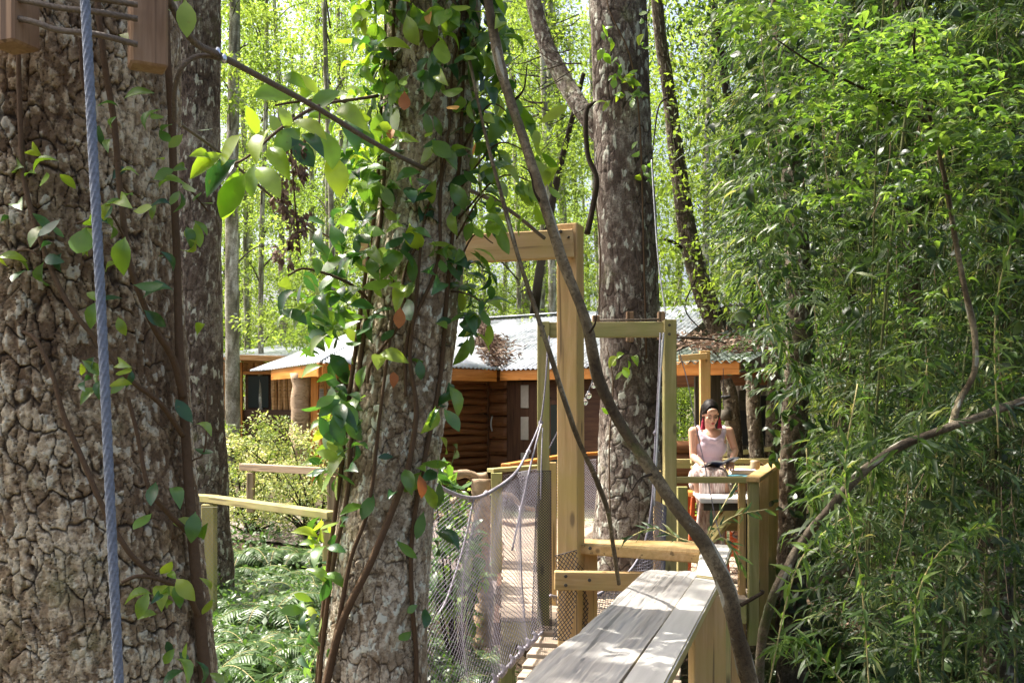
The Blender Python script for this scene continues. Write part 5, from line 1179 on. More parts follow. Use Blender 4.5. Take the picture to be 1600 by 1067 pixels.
# hanging curtains of bamboo spray near the left edge of the thicket and through its depth
ex = []
for k in range(230):
    y = RNG.uniform(4.6, 9.5); px = RNG.uniform(1140, 1640); py = RNG.uniform(-80, 1150); c0 = np.array(P(px, py, y))
    for q in range(9): ex.append(c0 + RNG.normal(size=3) * [.16, .16, .30])
for k in range(330):
    y = RNG.uniform(5.8, 7.5); py = RNG.uniform(60, 560); px = 1165 + 45 * RNG.random() + 15 * math.sin(py * .02); ex.append(P(px, py, y))
cent = np.vstack([cent, np.array(ex)]); cent = cent[okpix(cent, 38)]; cent = cent[sun_open(cent, .25)]
def bamboo_spray(cent, nl, L, mat_rnd=None):
    n = len(cent); c = np.repeat(cent, nl, axis=0); a = np.repeat(RNG.random(n) * 6.28, nl); t = np.tile(np.linspace(0, 1, nl), n)
    dirv = np.stack([np.cos(a), np.sin(a), np.full(len(a), -.25)], -1); p = c + dirv * (t[:, None] * .26)
    s = np.where(np.tile(np.arange(nl), n) % 2, 1, -1); perp = np.stack([-np.sin(a), np.cos(a), np.zeros(len(a))], -1)
    d = dirv * .9 + perp * s[:, None] * RNG.uniform(.3, 1.0, len(a))[:, None] + RNG.normal(size=(len(a), 3)) * .25; d[:, 2] -= RNG.random(len(a)) * .5
    nr = np.array([0, -.2, 1.]) + RNG.normal(size=(len(a), 3)) * .4
    r = np.clip(np.repeat(RNG.random(n), nl) * .7 + RNG.random(len(a)) * .3, 0, 1)
    return scatter('blade', p, d, nr, L * RNG.uniform(.6, 1.2, len(a)), r), fine_wires([[cc, cc + dd_ * .13, cc + dd_ * .27] for cc, dd_ in zip(cent[::2], dirv[::nl][::2])], .0016, 3)
(bl_, tw) = bamboo_spray(cent, 10, .105)
V, F, at = bl_; o = npmesh('bamboo_thicket', V, F, M['leaf_bamboo'], None, at, True); tag(o, kind='stuff')
cu = merge([tube(c, r, 6, 40) for c, r in culms] + [tw]); 
o = npmesh('bamboo_canes', cu[0], cu[1], M['cane'], None, None, True); tag(o, kind='stuff')
# dark evergreen mass behind and above the bamboo
cs = []
for _ in range(1300):
    y = RNG.uniform(8.5, 17); px = RNG.uniform(1150, 1800); py = RNG.uniform(-300, 1050); cs.append(P(px, py, y))
cs = np.array(cs); cs = cs[okpix(cs, 28)]; cs = cs[cs[:, 2] > gz(cs[:, 0], cs[:, 1])]; cs = cs[sun_open(cs, .4)]
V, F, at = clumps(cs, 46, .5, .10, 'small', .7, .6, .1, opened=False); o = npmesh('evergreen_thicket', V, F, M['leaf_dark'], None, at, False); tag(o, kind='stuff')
bb = []
for k in range(95):
    y = RNG.uniform(5.0, 8.5); px = RNG.uniform(1150, 1620); py = RNG.choice([RNG.uniform(-60, 420), RNG.uniform(350, 1080)]); c0 = np.array(P(px, py, y))
    if not okpix(c0[None], 40)[0]: continue
    for q in range(9): bb.append((c0 + RNG.normal(size=3) * [.14, .14, .22], (RNG.normal(), -.8, .2), 3))
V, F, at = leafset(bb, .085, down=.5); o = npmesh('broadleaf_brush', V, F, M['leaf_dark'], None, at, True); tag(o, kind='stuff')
dc = []
for k in range(60):
    y = RNG.uniform(4.8, 8); px = RNG.uniform(1165, 1640); py = RNG.uniform(0, 900); L = RNG.uniform(60, 220); s_ = RNG.uniform(-50, 50)
    ln = [list(P(px + s_ * t * t, py + L * t, y + .1 * t)) for t in np.linspace(0, 1, 8)]
    if okpix(np.array(ln), 25).all(): dc.append(ln)
V, F, at = fine_wires(dc, .0024, 4); o = npmesh('dry_stalks', V, F, M['log'], None, None, True); tag(o, kind='stuff')
# trunks one can tell apart inside the thicket
tk = [([(1236, 1000), (1238, 800), (1242, 650), (1250, 500), (1240, 300), (1225, 100), (1215, -150)], 7.9, .11, 'ivy-wrapped dark trunk at the left edge of the bamboo, right of the deck'),
      ([(1330, 1000), (1325, 800), (1318, 600), (1322, 300), (1330, -100)], 10.5, .14, 'dark trunk in the middle of the bamboo thicket'),
      ([(1435, 1050), (1440, 800), (1430, 500), (1425, 200), (1400, -150)], 9.2, .12, 'dark leaning trunk in the right half of the bamboo thicket'),
      ([(1560, 1050), (1552, 750), (1565, 450), (1540, 200), (1535, 100), (1560, -100)], 8.4, .13, 'dark forked trunk near the right edge of the photograph')]
for pts, Yq, r, lb in tk:
    t = thing('thicket_tree', lb, 'tree', P(pts[0][0], pts[0][1], Yq)); V, F, at = tube([P(pts[0][0], pts[0][1] + 500, Yq)] + [P(a, b, Yq + .2 * math.sin(b * .01)) for a, b in pts], [r * 1.2, r, r * .9, r * .7], 60, 500, bark_h(6.28 * r, .04, .07, .009, int(pts[0][0])), cap=False)
    npmesh('trunk', V, F, M['bark_dark'], t, at, True, t.location)
    tip = np.array(P(pts[-1][0], pts[-1][1], Yq)); cc = crown_clumps(tip + [.2, .3, .9], 1.7, 40); cc = cc[sun_open(cc, .4)]
    cc = cc[okpix(cc, 60)] if len(cc) else cc
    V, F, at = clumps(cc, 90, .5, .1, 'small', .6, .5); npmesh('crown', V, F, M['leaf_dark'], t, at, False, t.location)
    if pts[0][0] < 1300:
        bb = [(np.array(P(1240 + random.uniform(-40, 45), random.uniform(60, 980), Yq - .25 + random.uniform(-.1, .1))), (random.uniform(-1, 1), -1, 0), 3) for _ in range(150)]
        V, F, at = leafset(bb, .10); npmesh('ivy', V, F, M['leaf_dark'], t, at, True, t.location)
    if pts[0][0] > 1500: tubes_obj('limb', [([P(1537, 130, Yq), P(1530, 110, Yq), P(1520, 90, Yq), P(1524, 60, Yq), P(1535, 50, Yq)], [.04, .03, .025, .02, .015]), ([P(1540, 150, Yq), P(1565, 110, Yq), P(1590, 80, Yq), P(1640, 50, Yq)], [.06, .05, .045, .04])], M['bark_dark'], t, 10)
# arching branch and thin stem
ar = thing('arching_branch', 'long grey branch arching up to the right through the bamboo beside the deck', 'branch', P(1225, 900, 4.4))
V, F, at = tube([P(1180, 1400, 4.8), P(1186, 1060, 4.6), P(1202, 950, 4.45), P(1228, 890, 4.4), P(1262, 835, 4.4), P(1300, 790, 4.3), P(1350, 735, 4.3), P(1410, 695, 4.3), P(1470, 672, 4.25), P(1530, 650, 4.2), P(1600, 626, 4.2), P(1680, 600, 4.2)], [.024, .022, .019, .019, .019, .019, .018, .0175, .0165, .016, .015, .014], 14, 240, knob); npmesh('stem', V, F, M['bark_dark'], ar, at, True, ar.location)
V, F, at = tube([P(1488, 665, 4.25), P(1500, 625, 4.3), P(1522, 580, 4.3), P(1522, 520, 4.3), P(1505, 440, 4.3), P(1490, 360, 4.3), P(1478, 290, 4.3), P(1465, 230, 4.3), P(1455, 190, 4.3), P(1440, 130, 4.3)], [.014, .015, .013, .012, .012, .011, .01, .009, .008, .006], 10, 140, knob); npmesh('side_stem', V, F, M['bark_liana'], ar, at, True, ar.location)
tubes_obj('twig', [([P(1462, 215, 4.3), P(1440, 185, 4.25), P(1390, 158, 4.2), P(1330, 130, 4.15), P(1270, 100, 4.1), P(1210, 60, 4.1)], [.008, .008, .007, .006, .005, .003]), ([P(1455, 190, 4.3), P(1435, 120, 4.2), P(1428, 60, 4.1), P(1440, 20, 4.1)], [.007, .006, .005, .003])], M['bark_liana'], ar, 7)
# fresh pale-green leaf sprays, held in flat layers
spr = []
def layer(cx_, cy_, Yq, w, h, n):
    for _ in range(n):
        spr.append(P(cx_ + RNG.normal() * w, cy_ + RNG.normal() * h, Yq + RNG.normal() * .25))
for a in [(1400, 60, 4.2, 55, 22, 70), (1450, 130, 4.1, 60, 22, 90), (1380, 110, 4.1, 40, 15, 50), (1500, 210, 4.0, 35, 12, 36), (1330, 150, 4.2, 45, 18, 40), (1260, 170, 4.3, 45, 25, 40), (1215, 25, 4.0, 50, 18, 70), (1400, 250, 4.4, 60, 30, 40), (1290, 310, 4.6, 30, 20, 22), (1560, 240, 4.3, 25, 16, 16), (1480, 300, 4.5, 50, 30, 30), (1150, 20, 4.6, 20, 12, 16), (1460, 500, 4.6, 50, 40, 24), (1530, 180, 4.2, 25, 20, 16)]: layer(*a)
spr = np.array(spr); sa = RNG.random(len(spr)) * 6.28; ps, ds = [], []
for c, a in zip(spr, sa):
    dv = np.array([math.cos(a), math.sin(a) * .6, -.1])
    for j_ in range(5): ps.append(c + dv * j_ * .026); ds.append(dv + np.array([-dv[1], dv[0], 0]) * (1 if j_ % 2 else -1) * .9 + RNG.normal(size=3) * .15)
V, F, at = scatter('broad', np.array(ps), np.array(ds), np.array([0, -.35, 1.]) + RNG.normal(size=(len(ps), 3)) * .25, .056 * RNG.uniform(.6, 1.25, len(ps)))
npmesh('foliage', V, F, M['leaf_spray'], ar, at, True, ar.location)

# bamboo sprigs by the deck corner, in front
bs = thing('bamboo_sprig', 'sunlit bamboo sprig poking out from the bending branch in front of the slatted guard', 'plant', P(1108, 850, 3.6))
stx = [[P(1100, 845, 3.4), P(1120, 825, 3.5), P(1150, 805, 3.6), P(1200, 795, 3.7)], [P(1100, 850, 3.5), P(1112, 820, 3.6), P(1130, 790, 3.7), P(1150, 755, 3.8)], [P(1095, 850, 3.5), P(1060, 840, 3.6), P(1020, 825, 3.7), P(985, 838, 3.8)], [P(1100, 860, 3.5), P(1125, 840, 3.6), P(1140, 850, 3.6), P(1165, 890, 3.6)]]
tubes_obj('stem', [(c, .0022) for c in stx], M['pine_green'], bs, 5)
ps, ds, szz = [], [], []
for c in stx:
    C = spline(c, 24); T = np.gradient(C, axis=0)
    for q in range(4, 24):
        if q % 2 and random.random() < .6: continue
        sgn = 1 if q % 2 else -1
        ps.append(C[q]); ds.append(T[q] / np.linalg.norm(T[q]) + np.array([0, 0, sgn * .5]) + RNG.normal(size=3) * .25); szz.append(random.uniform(.05, .085))
V, F, at = scatter('blade', np.array(ps), np.array(ds), np.array([0, -1, .6]) + RNG.normal(size=(len(ps), 3)) * .3, np.array(szz)); npmesh('foliage', V, F, M['leaf_bamboo'], bs, at, True, bs.location)
ac = [np.array(P(x, np.interp(x, [1228, 1300, 1410, 1530, 1600], [890, 790, 695, 650, 626]) + random.uniform(-45, 10), 4.15 + random.uniform(-.1, .3))) for x in np.linspace(1270, 1640, 26)]
(bl2, tw2) = bamboo_spray(np.array(ac), 8, .12); V, F, at = merge([bl2, tw2]); o = npmesh('bamboo_curtain', V, F, M['leaf_bamboo'], None, at, True); tag(o, kind='stuff')
# sprigs along the thicket edge right of the deck
sg = thing('bamboo_shoots', 'long yellow-green bamboo shoots arching in front of the thicket right of the slatted guard', 'plant', P(1210, 1060, 4.0))
stx = [[P(1195, 1100, 4), P(1240, 900, 4.1), P(1290, 830, 4.2), P(1350, 790, 4.3)], [P(1330, 1080, 4), P(1260, 1005, 4.2), P(1210, 1010, 4.2)], [P(1360, 1100, 4.2), P(1345, 900, 4.2), P(1320, 740, 4.2), P(1340, 600, 4.3)], [P(1560, 700, 4), P(1555, 500, 4), P(1580, 380, 4), P(1620, 300, 4)], [P(1260, 700, 4.6), P(1265, 760, 4.6), P(1290, 830, 4.6)], [P(1440, 1080, 4), P(1430, 950, 4), P(1470, 860, 4), P(1540, 820, 4)], [P(1180, 430, 5), P(1230, 560, 5), P(1270, 600, 5)], [P(1350, 600, 4.8), P(1355, 690, 4.8), P(1375, 760, 4.8)], [P(1450, 560, 4.6), P(1440, 660, 4.6), P(1455, 740, 4.6)]]
tubes_obj('stem', [(c, .0035) for c in stx], M['pine_green'], sg, 5)
ps, ds, szz = [], [], []
for c in stx:
    C = spline(c, 50); T = np.gradient(C, axis=0)
    for q in range(6, 50):
        for _ in range(2): ps.append(C[q]); ds.append(T[q] / np.linalg.norm(T[q]) * .6 + RNG.normal(size=3) * .6 + np.array([0, -.2, -.3])); szz.append(random.uniform(.06, .12))
V, F, at = scatter('blade', np.array(ps), np.array(ds), np.array([0, -.5, 1.]) + RNG.normal(size=(len(ps), 3)) * .3, np.array(szz)); npmesh('foliage', V, F, M['leaf_spray'], sg, at, True, sg.location)

# mid-ground green masses just behind the deck gap and above the porch
cs = [P(px, py, Yq) for px, py, Yq in zip(RNG.uniform(1010, 1230, 120), RNG.uniform(-60, 500, 120), RNG.uniform(11, 15, 120))]
cs = [c for c in cs if random.random() < .75]
V, F, at = clumps(np.array(cs), 60, .42, .075, 'small', .7, .6); tb_ = thing('bushy_tree', 'dark green bushy tree above the porch, between the deck tree and the bamboo', 'tree', (3.4, 13.5, -.3))
npmesh('crown', V, F, M['leaf_bg2'], tb_, at, False, tb_.location); tubes_obj('trunk', [([(3.4, 13.5, -.6), (3.5, 13.4, 2.4), (3.0, 13, 5), (2.6, 12.6, 7)], [.12, .1, .07, .03]), ([(3.5, 13.4, 2.4), (2.8, 12.6, 4.4)], [.06, .02]), ([(3.3, 13.3, 3.4), (4, 13.2, 5.5)], [.05, .02])], M['bark_dark'], tb_, 10)
cs = [P(px, py, Yq) for px, py, Yq in zip(RNG.uniform(740, 1010, 150), RNG.uniform(-80, 480, 150), RNG.uniform(12, 16, 150))]
V, F, at = clumps(np.array([c for c in cs if random.random() < .5]), 60, .45, .07, 'small', .6, .6); tb_ = thing('bushy_tree', 'sunlit bushy tree behind the leaning limb of the deck tree, above the zinc roof', 'tree', (.3, 17.9, -.3))
npmesh('crown', V, F, M['leaf_bg2'], tb_, at, False, tb_.location); tubes_obj('trunk', [([(.3, 19.5, -.4), (.4, 18.5, 2.8), (.6, 15, 4.4), (1.0, 13.4, 6)], [.12, .1, .06, .03])], M['bark_dark'], tb_, 10)
# tangled bare twigs near the leaning limb
tw = thing('tangled_twigs', 'tangle of thin bare twigs hanging beside the leaning limb of the deck tree', 'branch', P(830, 60, 7.4)); ls = []
for _ in range(26):
    x, y = random.uniform(770, 930), random.uniform(20, 190); a = random.uniform(-1, 1); L = random.uniform(30, 90)
    ls.append(([P(x, y, 7.4), P(x - L * .5, y + L * .3 * a + 8, 7.3), P(x - L, y + L * .9 * a, 7.4)], [.006, .004, .002]))
tubes_obj('twig', ls, M['bark_pale'], tw, 4)

# ------------------------------------------------------------------ shrubs, ferns, plants
def shrub(seed, rad, h, n, k, mat, label, loc, size=.045, flat=1.0, tpl='small'):
    root = thing('flowering_shrub', label, 'shrub', loc); L = Vector(loc)
    cs = []; st_ = []
    for _ in range(n):
        a = RNG.random() * 6.28; q = rad * RNG.random() ** .6; z = h * (.18 + .82 * RNG.random() * (1 - (q / rad) ** 2 * .5)); c = np.array([L.x + q * math.cos(a), L.y + q * math.sin(a), L.z + z]); cs.append(c)
        if RNG.random() < .3: st_.append(([tuple(L), ((L.x + c[0]) / 2 + .05, (L.y + c[1]) / 2, L.z + z * .55), tuple(c)], [.018, .01, .003]))
    tubes_obj('stem', st_, M['bark_dark'], root, 5)
    V, F, at = clumps(np.array(cs), int(k * .75), .115, size * .9, tpl, .8, .6, 0, opened=False); npmesh('foliage', V, F, mat, root, at, False, root.location); return root
def at_ground(px, Yq, dz=0): x = P(px, 0, Yq).x; return (x, Yq, G(x, Yq) + dz)
shrub(1, 1.0, 1.2, 85, 60, M['leaf_pale'], 'tall pale yellow-green azalea in bloom before the cabin corner post', at_ground(470, 11.2), .05)
shrub(2, .8, 1.1, 65, 60, M['leaf_pale'], 'pale flowering azalea right against the second trunk', at_ground(375, 11.2), .05)
shrub(3, .6, .85, 80, 60, M['leaf_pale'], 'low sunlit azalea in front of the low weathered rail', at_ground(480, 9.7), .04)
shrub(4, .7, 1.1, 60, 60, M['leaf_bg2'], 'darker green bush behind the azaleas below the far cabin windows', at_ground(400, 13.2), .05)
shrub(5, .45, .6, 50, 60, M['leaf_pale'], 'small pale bush just right of the second trunk, behind the walkway handrail', at_ground(385, 9.9), .04)
# rhododendron with long leaves by the branch fence
rh = thing('rhododendron', 'dark glossy long-leaved rhododendron between the middle tree and the log post', 'shrub', at_ground(712, 7.3)); b = []
for x, y in [(700, 760), (712, 775), (690, 800), (720, 810), (705, 830), (735, 840), (695, 850), (715, 870), (680, 770), (690, 880), (730, 880), (700, 900), (720, 920), (685, 740), (745, 865), (710, 940), (690, 925), (735, 910), (670, 900), (660, 860), (755, 900), (690, 960), (730, 955)]:
    for _ in range(2): b.append((np.array(P(x + random.uniform(-8, 8), y + random.uniform(-8, 8), 7.3 + random.uniform(-.3, .3))), (0, -.2, 1), 8))
V, F, at = leafset(b, .14, 'broad', down=.35, spread=.9); 
npmesh('foliage', V, F, M['leaf_rhodo'], rh, at, True, rh.location)
tubes_obj('stem', [([tuple(rh.location), tuple((Vector(rh.location) + Vector(c[0])) / 2), tuple(c[0])], [.014, .008, .004]) for c in b[::4]], M['bark_dark'], rh, 5)
# ferns: three shapes, copied
def fern_mesh(nf, L, seed):
    rs = np.random.default_rng(seed); Pp, D, N_, S_ = [], [], [], []; wires = []
    for f in range(nf):
        a = f / nf * 6.28 + rs.random() * .5; LL = L * rs.uniform(.75, 1.15); up = rs.uniform(.5, 1.1); C = []
        for t in np.linspace(0, 1, 26):
            r = LL * (t * .95); z = LL * (up * t - (up + .15) * t * t * .9); C.append(np.array([r * math.cos(a), r * math.sin(a), z + .02]))
        C = np.array(C); T = np.gradient(C, axis=0); T /= np.linalg.norm(T, axis=1)[:, None]; wires.append(C); s = np.array([-math.sin(a), math.cos(a), 0])
        for q in range(3, 26):
            t = q / 25; w = LL * .27 * math.sin(math.pi * min(1, t * .93 + .07)) ** .8 + .01
            for sg_ in (-1, 1): Pp.append(C[q]); D.append(s * sg_ + T[q] * .35 + np.array([0, 0, -.12])); N_.append(np.cross(T[q], s) * -1 if np.cross(T[q], s)[2] < 0 else np.cross(T[q], s)); S_.append(w)
    n = len(Pp); V = scatter('blade', np.array(Pp), np.array(D), np.array(N_), np.array(S_), np.clip(rs.random(n) * .5 + .25, 0, 1), np.full(n, .8))
    return V, fine_wires(wires, .0035, 4)
ferns = []
for k, (nf, L) in enumerate(((13, .62), (10, .75), (16, .5))):
    r_ = thing('fern', '', 'fern'); fr, st_ = fern_mesh(nf, L, k); npmesh('fronds', fr[0], fr[1], M['leaf_fern'], r_, fr[2], False); npmesh('midrib', st_[0], st_[1], M['pine_green'], r_, None, True); ferns.append(r_)
fl = []
for _ in range(1500):
    y = random.uniform(4.4, 9.3); px = random.choice((random.uniform(325, 520), random.uniform(325, 520), random.uniform(655, 850), random.uniform(655, 850), random.uniform(1200, 1560))); x = P(px, 0, y).x
    if px < 700 and px > 520: continue
    if px < 520 and not 5.0 < y < 8.9: continue
    if px > 1180 and y < 5: continue
    if px > 640 and px < 1000 and y > 7.8: continue
    if all(math.hypot(x - a, y - b) > .23 for a, b in fl) and abs(x - P(560, 0, 3.25).x) + abs(y - 3.25) > .6: fl.append((x, y))
used = set()
for k, (x, y) in enumerate(fl[:170]):
    i_ = k % 3; o = ferns[i_] if i_ not in used else copy_tree(ferns[i_]); used.add(i_)
    s = random.uniform(.42, .78); o.location = (x, y, G(x, y) + random.uniform(0, .12)); o.rotation_euler = (random.uniform(-.15, .15), random.uniform(-.15, .15), random.random() * 6.28); o.scale = (s, s, s)
    side_ = 'left of the middle tree' if x < -.6 else ('below the rope bridge net' if x < 1.2 else 'at the foot of the bamboo')
    dd_ = 'close' if y < 6 else 'middle-distance' if y < 7.4 else 'farther'; big_ = 'large' if s > .66 else 'medium' if s > .54 else 'small'; fz_ = ('feathery', 'wide-fronded', 'dense')[i_]
    tag(o, f'{big_} {fz_} green fern, {dd_}, on the shady ground {side_}', 'fern', 'ferns ' + side_)
# ground cover
gcx = []
for _ in range(2600):
    y = RNG.uniform(3.6, 9.6); x = RNG.uniform(-.34, .62) * y
    if -1.6 < x < 2.6 and y > 8.6: continue
    gcx.append((x, y, G(x, y) + .05 + .22 * RNG.random() ** 2))
V, F, at = clumps(np.array(gcx), 14, .12, .05, 'small', .7, .6, 0, opened=False); o = npmesh('ground_cover', V, F, M['leaf_fern'], None, at, False); tag(o, kind='stuff')
gcx = [];
for _ in range(1500):
    y = RNG.uniform(10.8, 30); x = RNG.uniform(-.55, .5) * y; gcx.append((x, y, G(x, y) + .05 + .3 * RNG.random() ** 2))
gcx = np.array(gcx); gcx = gcx[~((gcx[:, 0] > -4.5) & (gcx[:, 0] < 3.6) & (gcx[:, 1] > 11.6) & (gcx[:, 1] < 19.5))]
V, F, at = clumps(gcx, 14, .25, .08, 'small', .7, .6, 0, opened=False); o = npmesh('meadow_cover', V, F, M['leaf_bg'], None, at, False); tag(o, kind='stuff')
# litter on the ground
gl = np.stack([RNG.uniform(-4, 6, 5000), RNG.uniform(3, 12, 5000), np.zeros(5000)], -1); gl[:, 2] = gz(gl[:, 0], gl[:, 1]) + .035
V, F, at = scatter('small', gl, unit(5000) * [1, 1, .2], unit(5000) * .4 + [0, 0, 1], .07); o = npmesh('leaf_litter', V, F, M['litter'], None, at, False); tag(o, kind='stuff')
# ------------------------------------------------------------------ the reading woman on a red stool
GY = 8.0
def g(px, py, Y=GY): return P(px, py, Y)
pr = thing('person', 'woman in a lilac sleeveless top and crimson tassel earrings, head bowed over an open book', 'person', (g(1108, 760).x, 8.05, .62))
def sdf_body(parts, vox=.0045, name='body', mat=None, sm=6, parent=None):
    """parts: list of capsule chains [(p, r), ...] or ('e', centre, radii, rotation); fused with a voxel remesh into one surface"""
    bm = bmesh.new()
    def sph(c, r, mtx=None):
        m = Matrix.Translation(Vector(c)) @ (mtx if mtx is not None else Matrix.Identity(4)) @ Matrix.Diagonal((*([r] * 3 if not hasattr(r, '__len__') else r), 1))
        bmesh.ops.create_icosphere(bm, subdivisions=3, radius=1, matrix=m)
    for p in parts:
        if p[0] == 'e': sph(p[1], p[2], p[3] if len(p) > 3 else None)
        else:
            for (a, ra), (b, rb) in zip(p[:-1], p[1:]):
                a = Vector(a); b = Vector(b); n = max(2, int((b - a).length / (min(ra, rb) * .28)) + 1)
                for i in range(n + 1):
                    t = i / n; sph(a.lerp(b, t), ra + (rb - ra) * t)
    me = bpy.data.meshes.new('tmp'); bm.to_mesh(me); bm.free(); o = bpy.data.objects.new('tmp', me); col.objects.link(o)
    md = o.modifiers.new('r', 'REMESH'); md.mode = 'VOXEL'; md.voxel_size = vox
    ms = o.modifiers.new('s', 'SMOOTH'); ms.factor = .5; ms.iterations = sm
    dg = bpy.context.evaluated_depsgraph_get(); ev = o.evaluated_get(dg); nm = bpy.data.meshes.new_from_object(ev)
    bpy.data.objects.remove(o); nm.name = name
    for p_ in nm.polygons: p_.use_smooth = True
    nm.materials.clear(); nm.materials.append(mat); r = bpy.data.objects.new(name, nm)
    return finish(r, parent) 
S = .00533
hc = g(1110.5, 646, 7.93)                     # centre of the head
tilt = Matrix.Rotation(R(-4), 4, 'Y') @ Matrix.Rotation(R(26), 4, 'X') @ Matrix.Rotation(R(1), 4, 'Z')
def H_(x, y, z): return hc + (tilt @ Vector((x, y, z)))    # head space: +x image right, -y towards the viewer
head = [('e', H_(0, .015, .028), (.064, .084, .080), tilt), ('e', H_(0, -.018, -.030), (.052, .062, .062), tilt), ('e', H_(0, -.050, -.083), (.022, .022, .020), tilt), ('e', H_(0, -.02, -.065), (.043, .048, .03), tilt),
        [(H_(-.010, -.062, -.080), .015), (H_(.010, -.062, -.080), .015)],
        [(H_(0, -.074, .012), .0075), (H_(0, -.088, -.022), .0105)], ('e', H_(0, -.086, -.026), (.0145, .011, .008), tilt),
        ('e', H_(-.031, -.052, -.018), (.019, .018, .020), tilt), ('e', H_(.031, -.052, -.018), (.019, .018, .020), tilt),
        ('e', H_(0, -.060, .045), (.044, .018, .03), tilt), ('e', H_(0, -.072, -.053), (.018, .010, .010), tilt), ('e', H_(-.063, .012, -.005), (.007, .015, .026), tilt), ('e', H_(.063, .012, -.005), (.007, .015, .026), tilt)]
neck0 = g(1110, 676, 8.05)
sL = g(1083, 674, 8.03); sR = g(1139, 674, 8.07)
chest = g(1111, 692, 8.03); waist = g(1109, 716, 8.05); hips = g(1107, 742, 8.10)
eL = g(1083, 713, 8.02); eR = g(1149, 704, 8.03); wL = g(1099, 726, 7.78); wR = g(1143, 722, 7.78)
kL = g(1092, 741, 7.62); kR = g(1122, 742, 7.58); 
aL = g(1108, 852, 7.72); aR = g(1146, 824, 7.72); fL = g(1106, 862, 7.55); fR = g(1152, 832, 7.56)
body = head + [[(H_(0, .03, -.06), .044), (neck0, .042), (chest + Vector((0, .01, .06)), .058)],
    [(neck0 + Vector((-.02, 0, -.015)), .036), (sL + Vector((.02, 0, 0)), .043)], [(neck0 + Vector((.02, 0, -.015)), .036), (sR + Vector((-.02, 0, 0)), .043)],
    ('e', chest, (.128, .090, .13)), ('e', waist, (.100, .078, .12)), ('e', hips, (.155, .12, .10)),
    [(sL, .041), (sL.lerp(eL, .4), .035), (eL, .029)], [(eL, .029), (eL.lerp(wL, .35), .030), (wL, .020)],
    [(sR, .041), (sR.lerp(eR, .4), .034), (eR, .028)], [(eR, .028), (eR.lerp(wR, .35), .029), (wR, .020)],
    [(hips + Vector((-.07, 0, -.0)), .085), (kL, .058)], [(hips + Vector((.07, 0, -.0)), .085), (kR, .058)],
    [(kL, .056), (kL.lerp(aL, .3), .054), (aL, .034)], [(kR, .056), (kR.lerp(aR, .3), .053), (aR, .034)],
    [(aL, .036), (fL, .026), (fL + Vector((0, -.05, -.01)), .016)], [(aR, .036), (fR, .026), (fR + Vector((.02, -.05, -.01)), .016)]]
bkc = g(1124, 727, 7.66)    # book centre
def hand(w, to, side):
    """palm and five fingers from wrist w towards `to`"""
    w = Vector(w); d = (Vector(to) - w).normalized(); up = Vector((0, -.3, 1)).normalized(); s = d.cross(up).normalized() * side; up = s.cross(d) * side; up = up if up.z > 0 else -up
    pc_ = w + d * .045; out = [[(w, .022), (w + d * .02, .021)], ('e', pc_, (.03, .034, .016), (Matrix((s, d, up)).transposed().to_4x4()))]
    for k, (L, off) in enumerate(((.066, -.026), (.078, -.009), (.074, .009), (.058, .025))):
        b0 = pc_ + d * .028 + s * off; b1 = b0 + d * L * .45 + s * off * .15 - up * .004; b2 = b1 + d * L * .3 - up * .016; b3 = b2 + d * L * .1 - up * .018
        out.append([(b0, .0088), (b1, .0082), (b2, .0075), (b3, .0065)])
    t0 = pc_ - s * .026 - d * .012; t1 = t0 - s * .020 + d * .022 + up * .008; t2 = t1 + d * .028 - s * .004; out.append([(t0, .011), (t1, .0095), (t2, .008)])
    return out
body += hand(wL, bkc + Vector((-.05, .02, -.005)), 1) + hand(wR, bkc + Vector((.09, .02, -.0)), -1)
sdf_body(body, .0042, 'body', M['skin'], 5, pr)
# face details
def patch(name, c, rad, mat, rot=None, par=pr):
    bm = bmesh.new(); bmesh.ops.create_uvsphere(bm, u_segments=16, v_segments=10, radius=1); bmesh.ops.scale(bm, vec=rad, verts=bm.verts); bmesh.ops.transform(bm, matrix=(tilt if rot is None else rot), verts=bm.verts)
    return bmobj(name, bm, mat, par, True, c)
for s in (-1, 1):
    tubes_obj('eyelashes', [([H_(s * .012, -.0735, .000), H_(s * .025, -.0755, -.004), H_(s * .038, -.066, .001)], [.0016, .0030, .0014])], M['eye'], pr, 6)
    tubes_obj('eyebrow', [([H_(s * .010, -.0775, .019), H_(s * .026, -.0755, .025), H_(s * .041, -.063, .019)], [.0022, .0030, .0014])], M['eye'], pr, 6)
tubes_obj('lips', [([H_(-.017, -.0735, -.052), H_(-.006, -.0815, -.049), H_(0, -.0818, -.0505), H_(.006, -.0815, -.049), H_(.017, -.0735, -.052)], [.0015, .004, .0035, .004, .0015]), ([H_(-.014, -.074, -.054), H_(0, -.0815, -.058), H_(.014, -.074, -.054)], [.0015, .005, .0015])], M['lip'], pr, 8)
# hair: cap with a centre parting, drawn behind the shoulders
hairp = [('e', H_(0, .019, .0365), (.0680, .087, .080), tilt), ('e', H_(0, .055, -.01), (.060, .060, .075), tilt)]
hairp += [[(H_(s * .012, -.036, .088), .010), (H_(s * .036, -.040, .068), .009), (H_(s * .052, -.026, .038), .009), (H_(s * .062, .0, .012), .011), (H_(s * .060, .035, -.03), .014), (H_(s * .050, .07, -.09), .018)] for s in (-1, 1)]
hairp += [[(H_(s * .03, .07, .02), .04), (H_(s * .038, .085, -.06), .034), (H_(s * .036, .10, -.15), .028), (H_(s * .03, .12, -.28), .02)] for s in (-1, 1)]
ho = sdf_body(hairp, .005, 'hair', M['hair'], 5, pr)
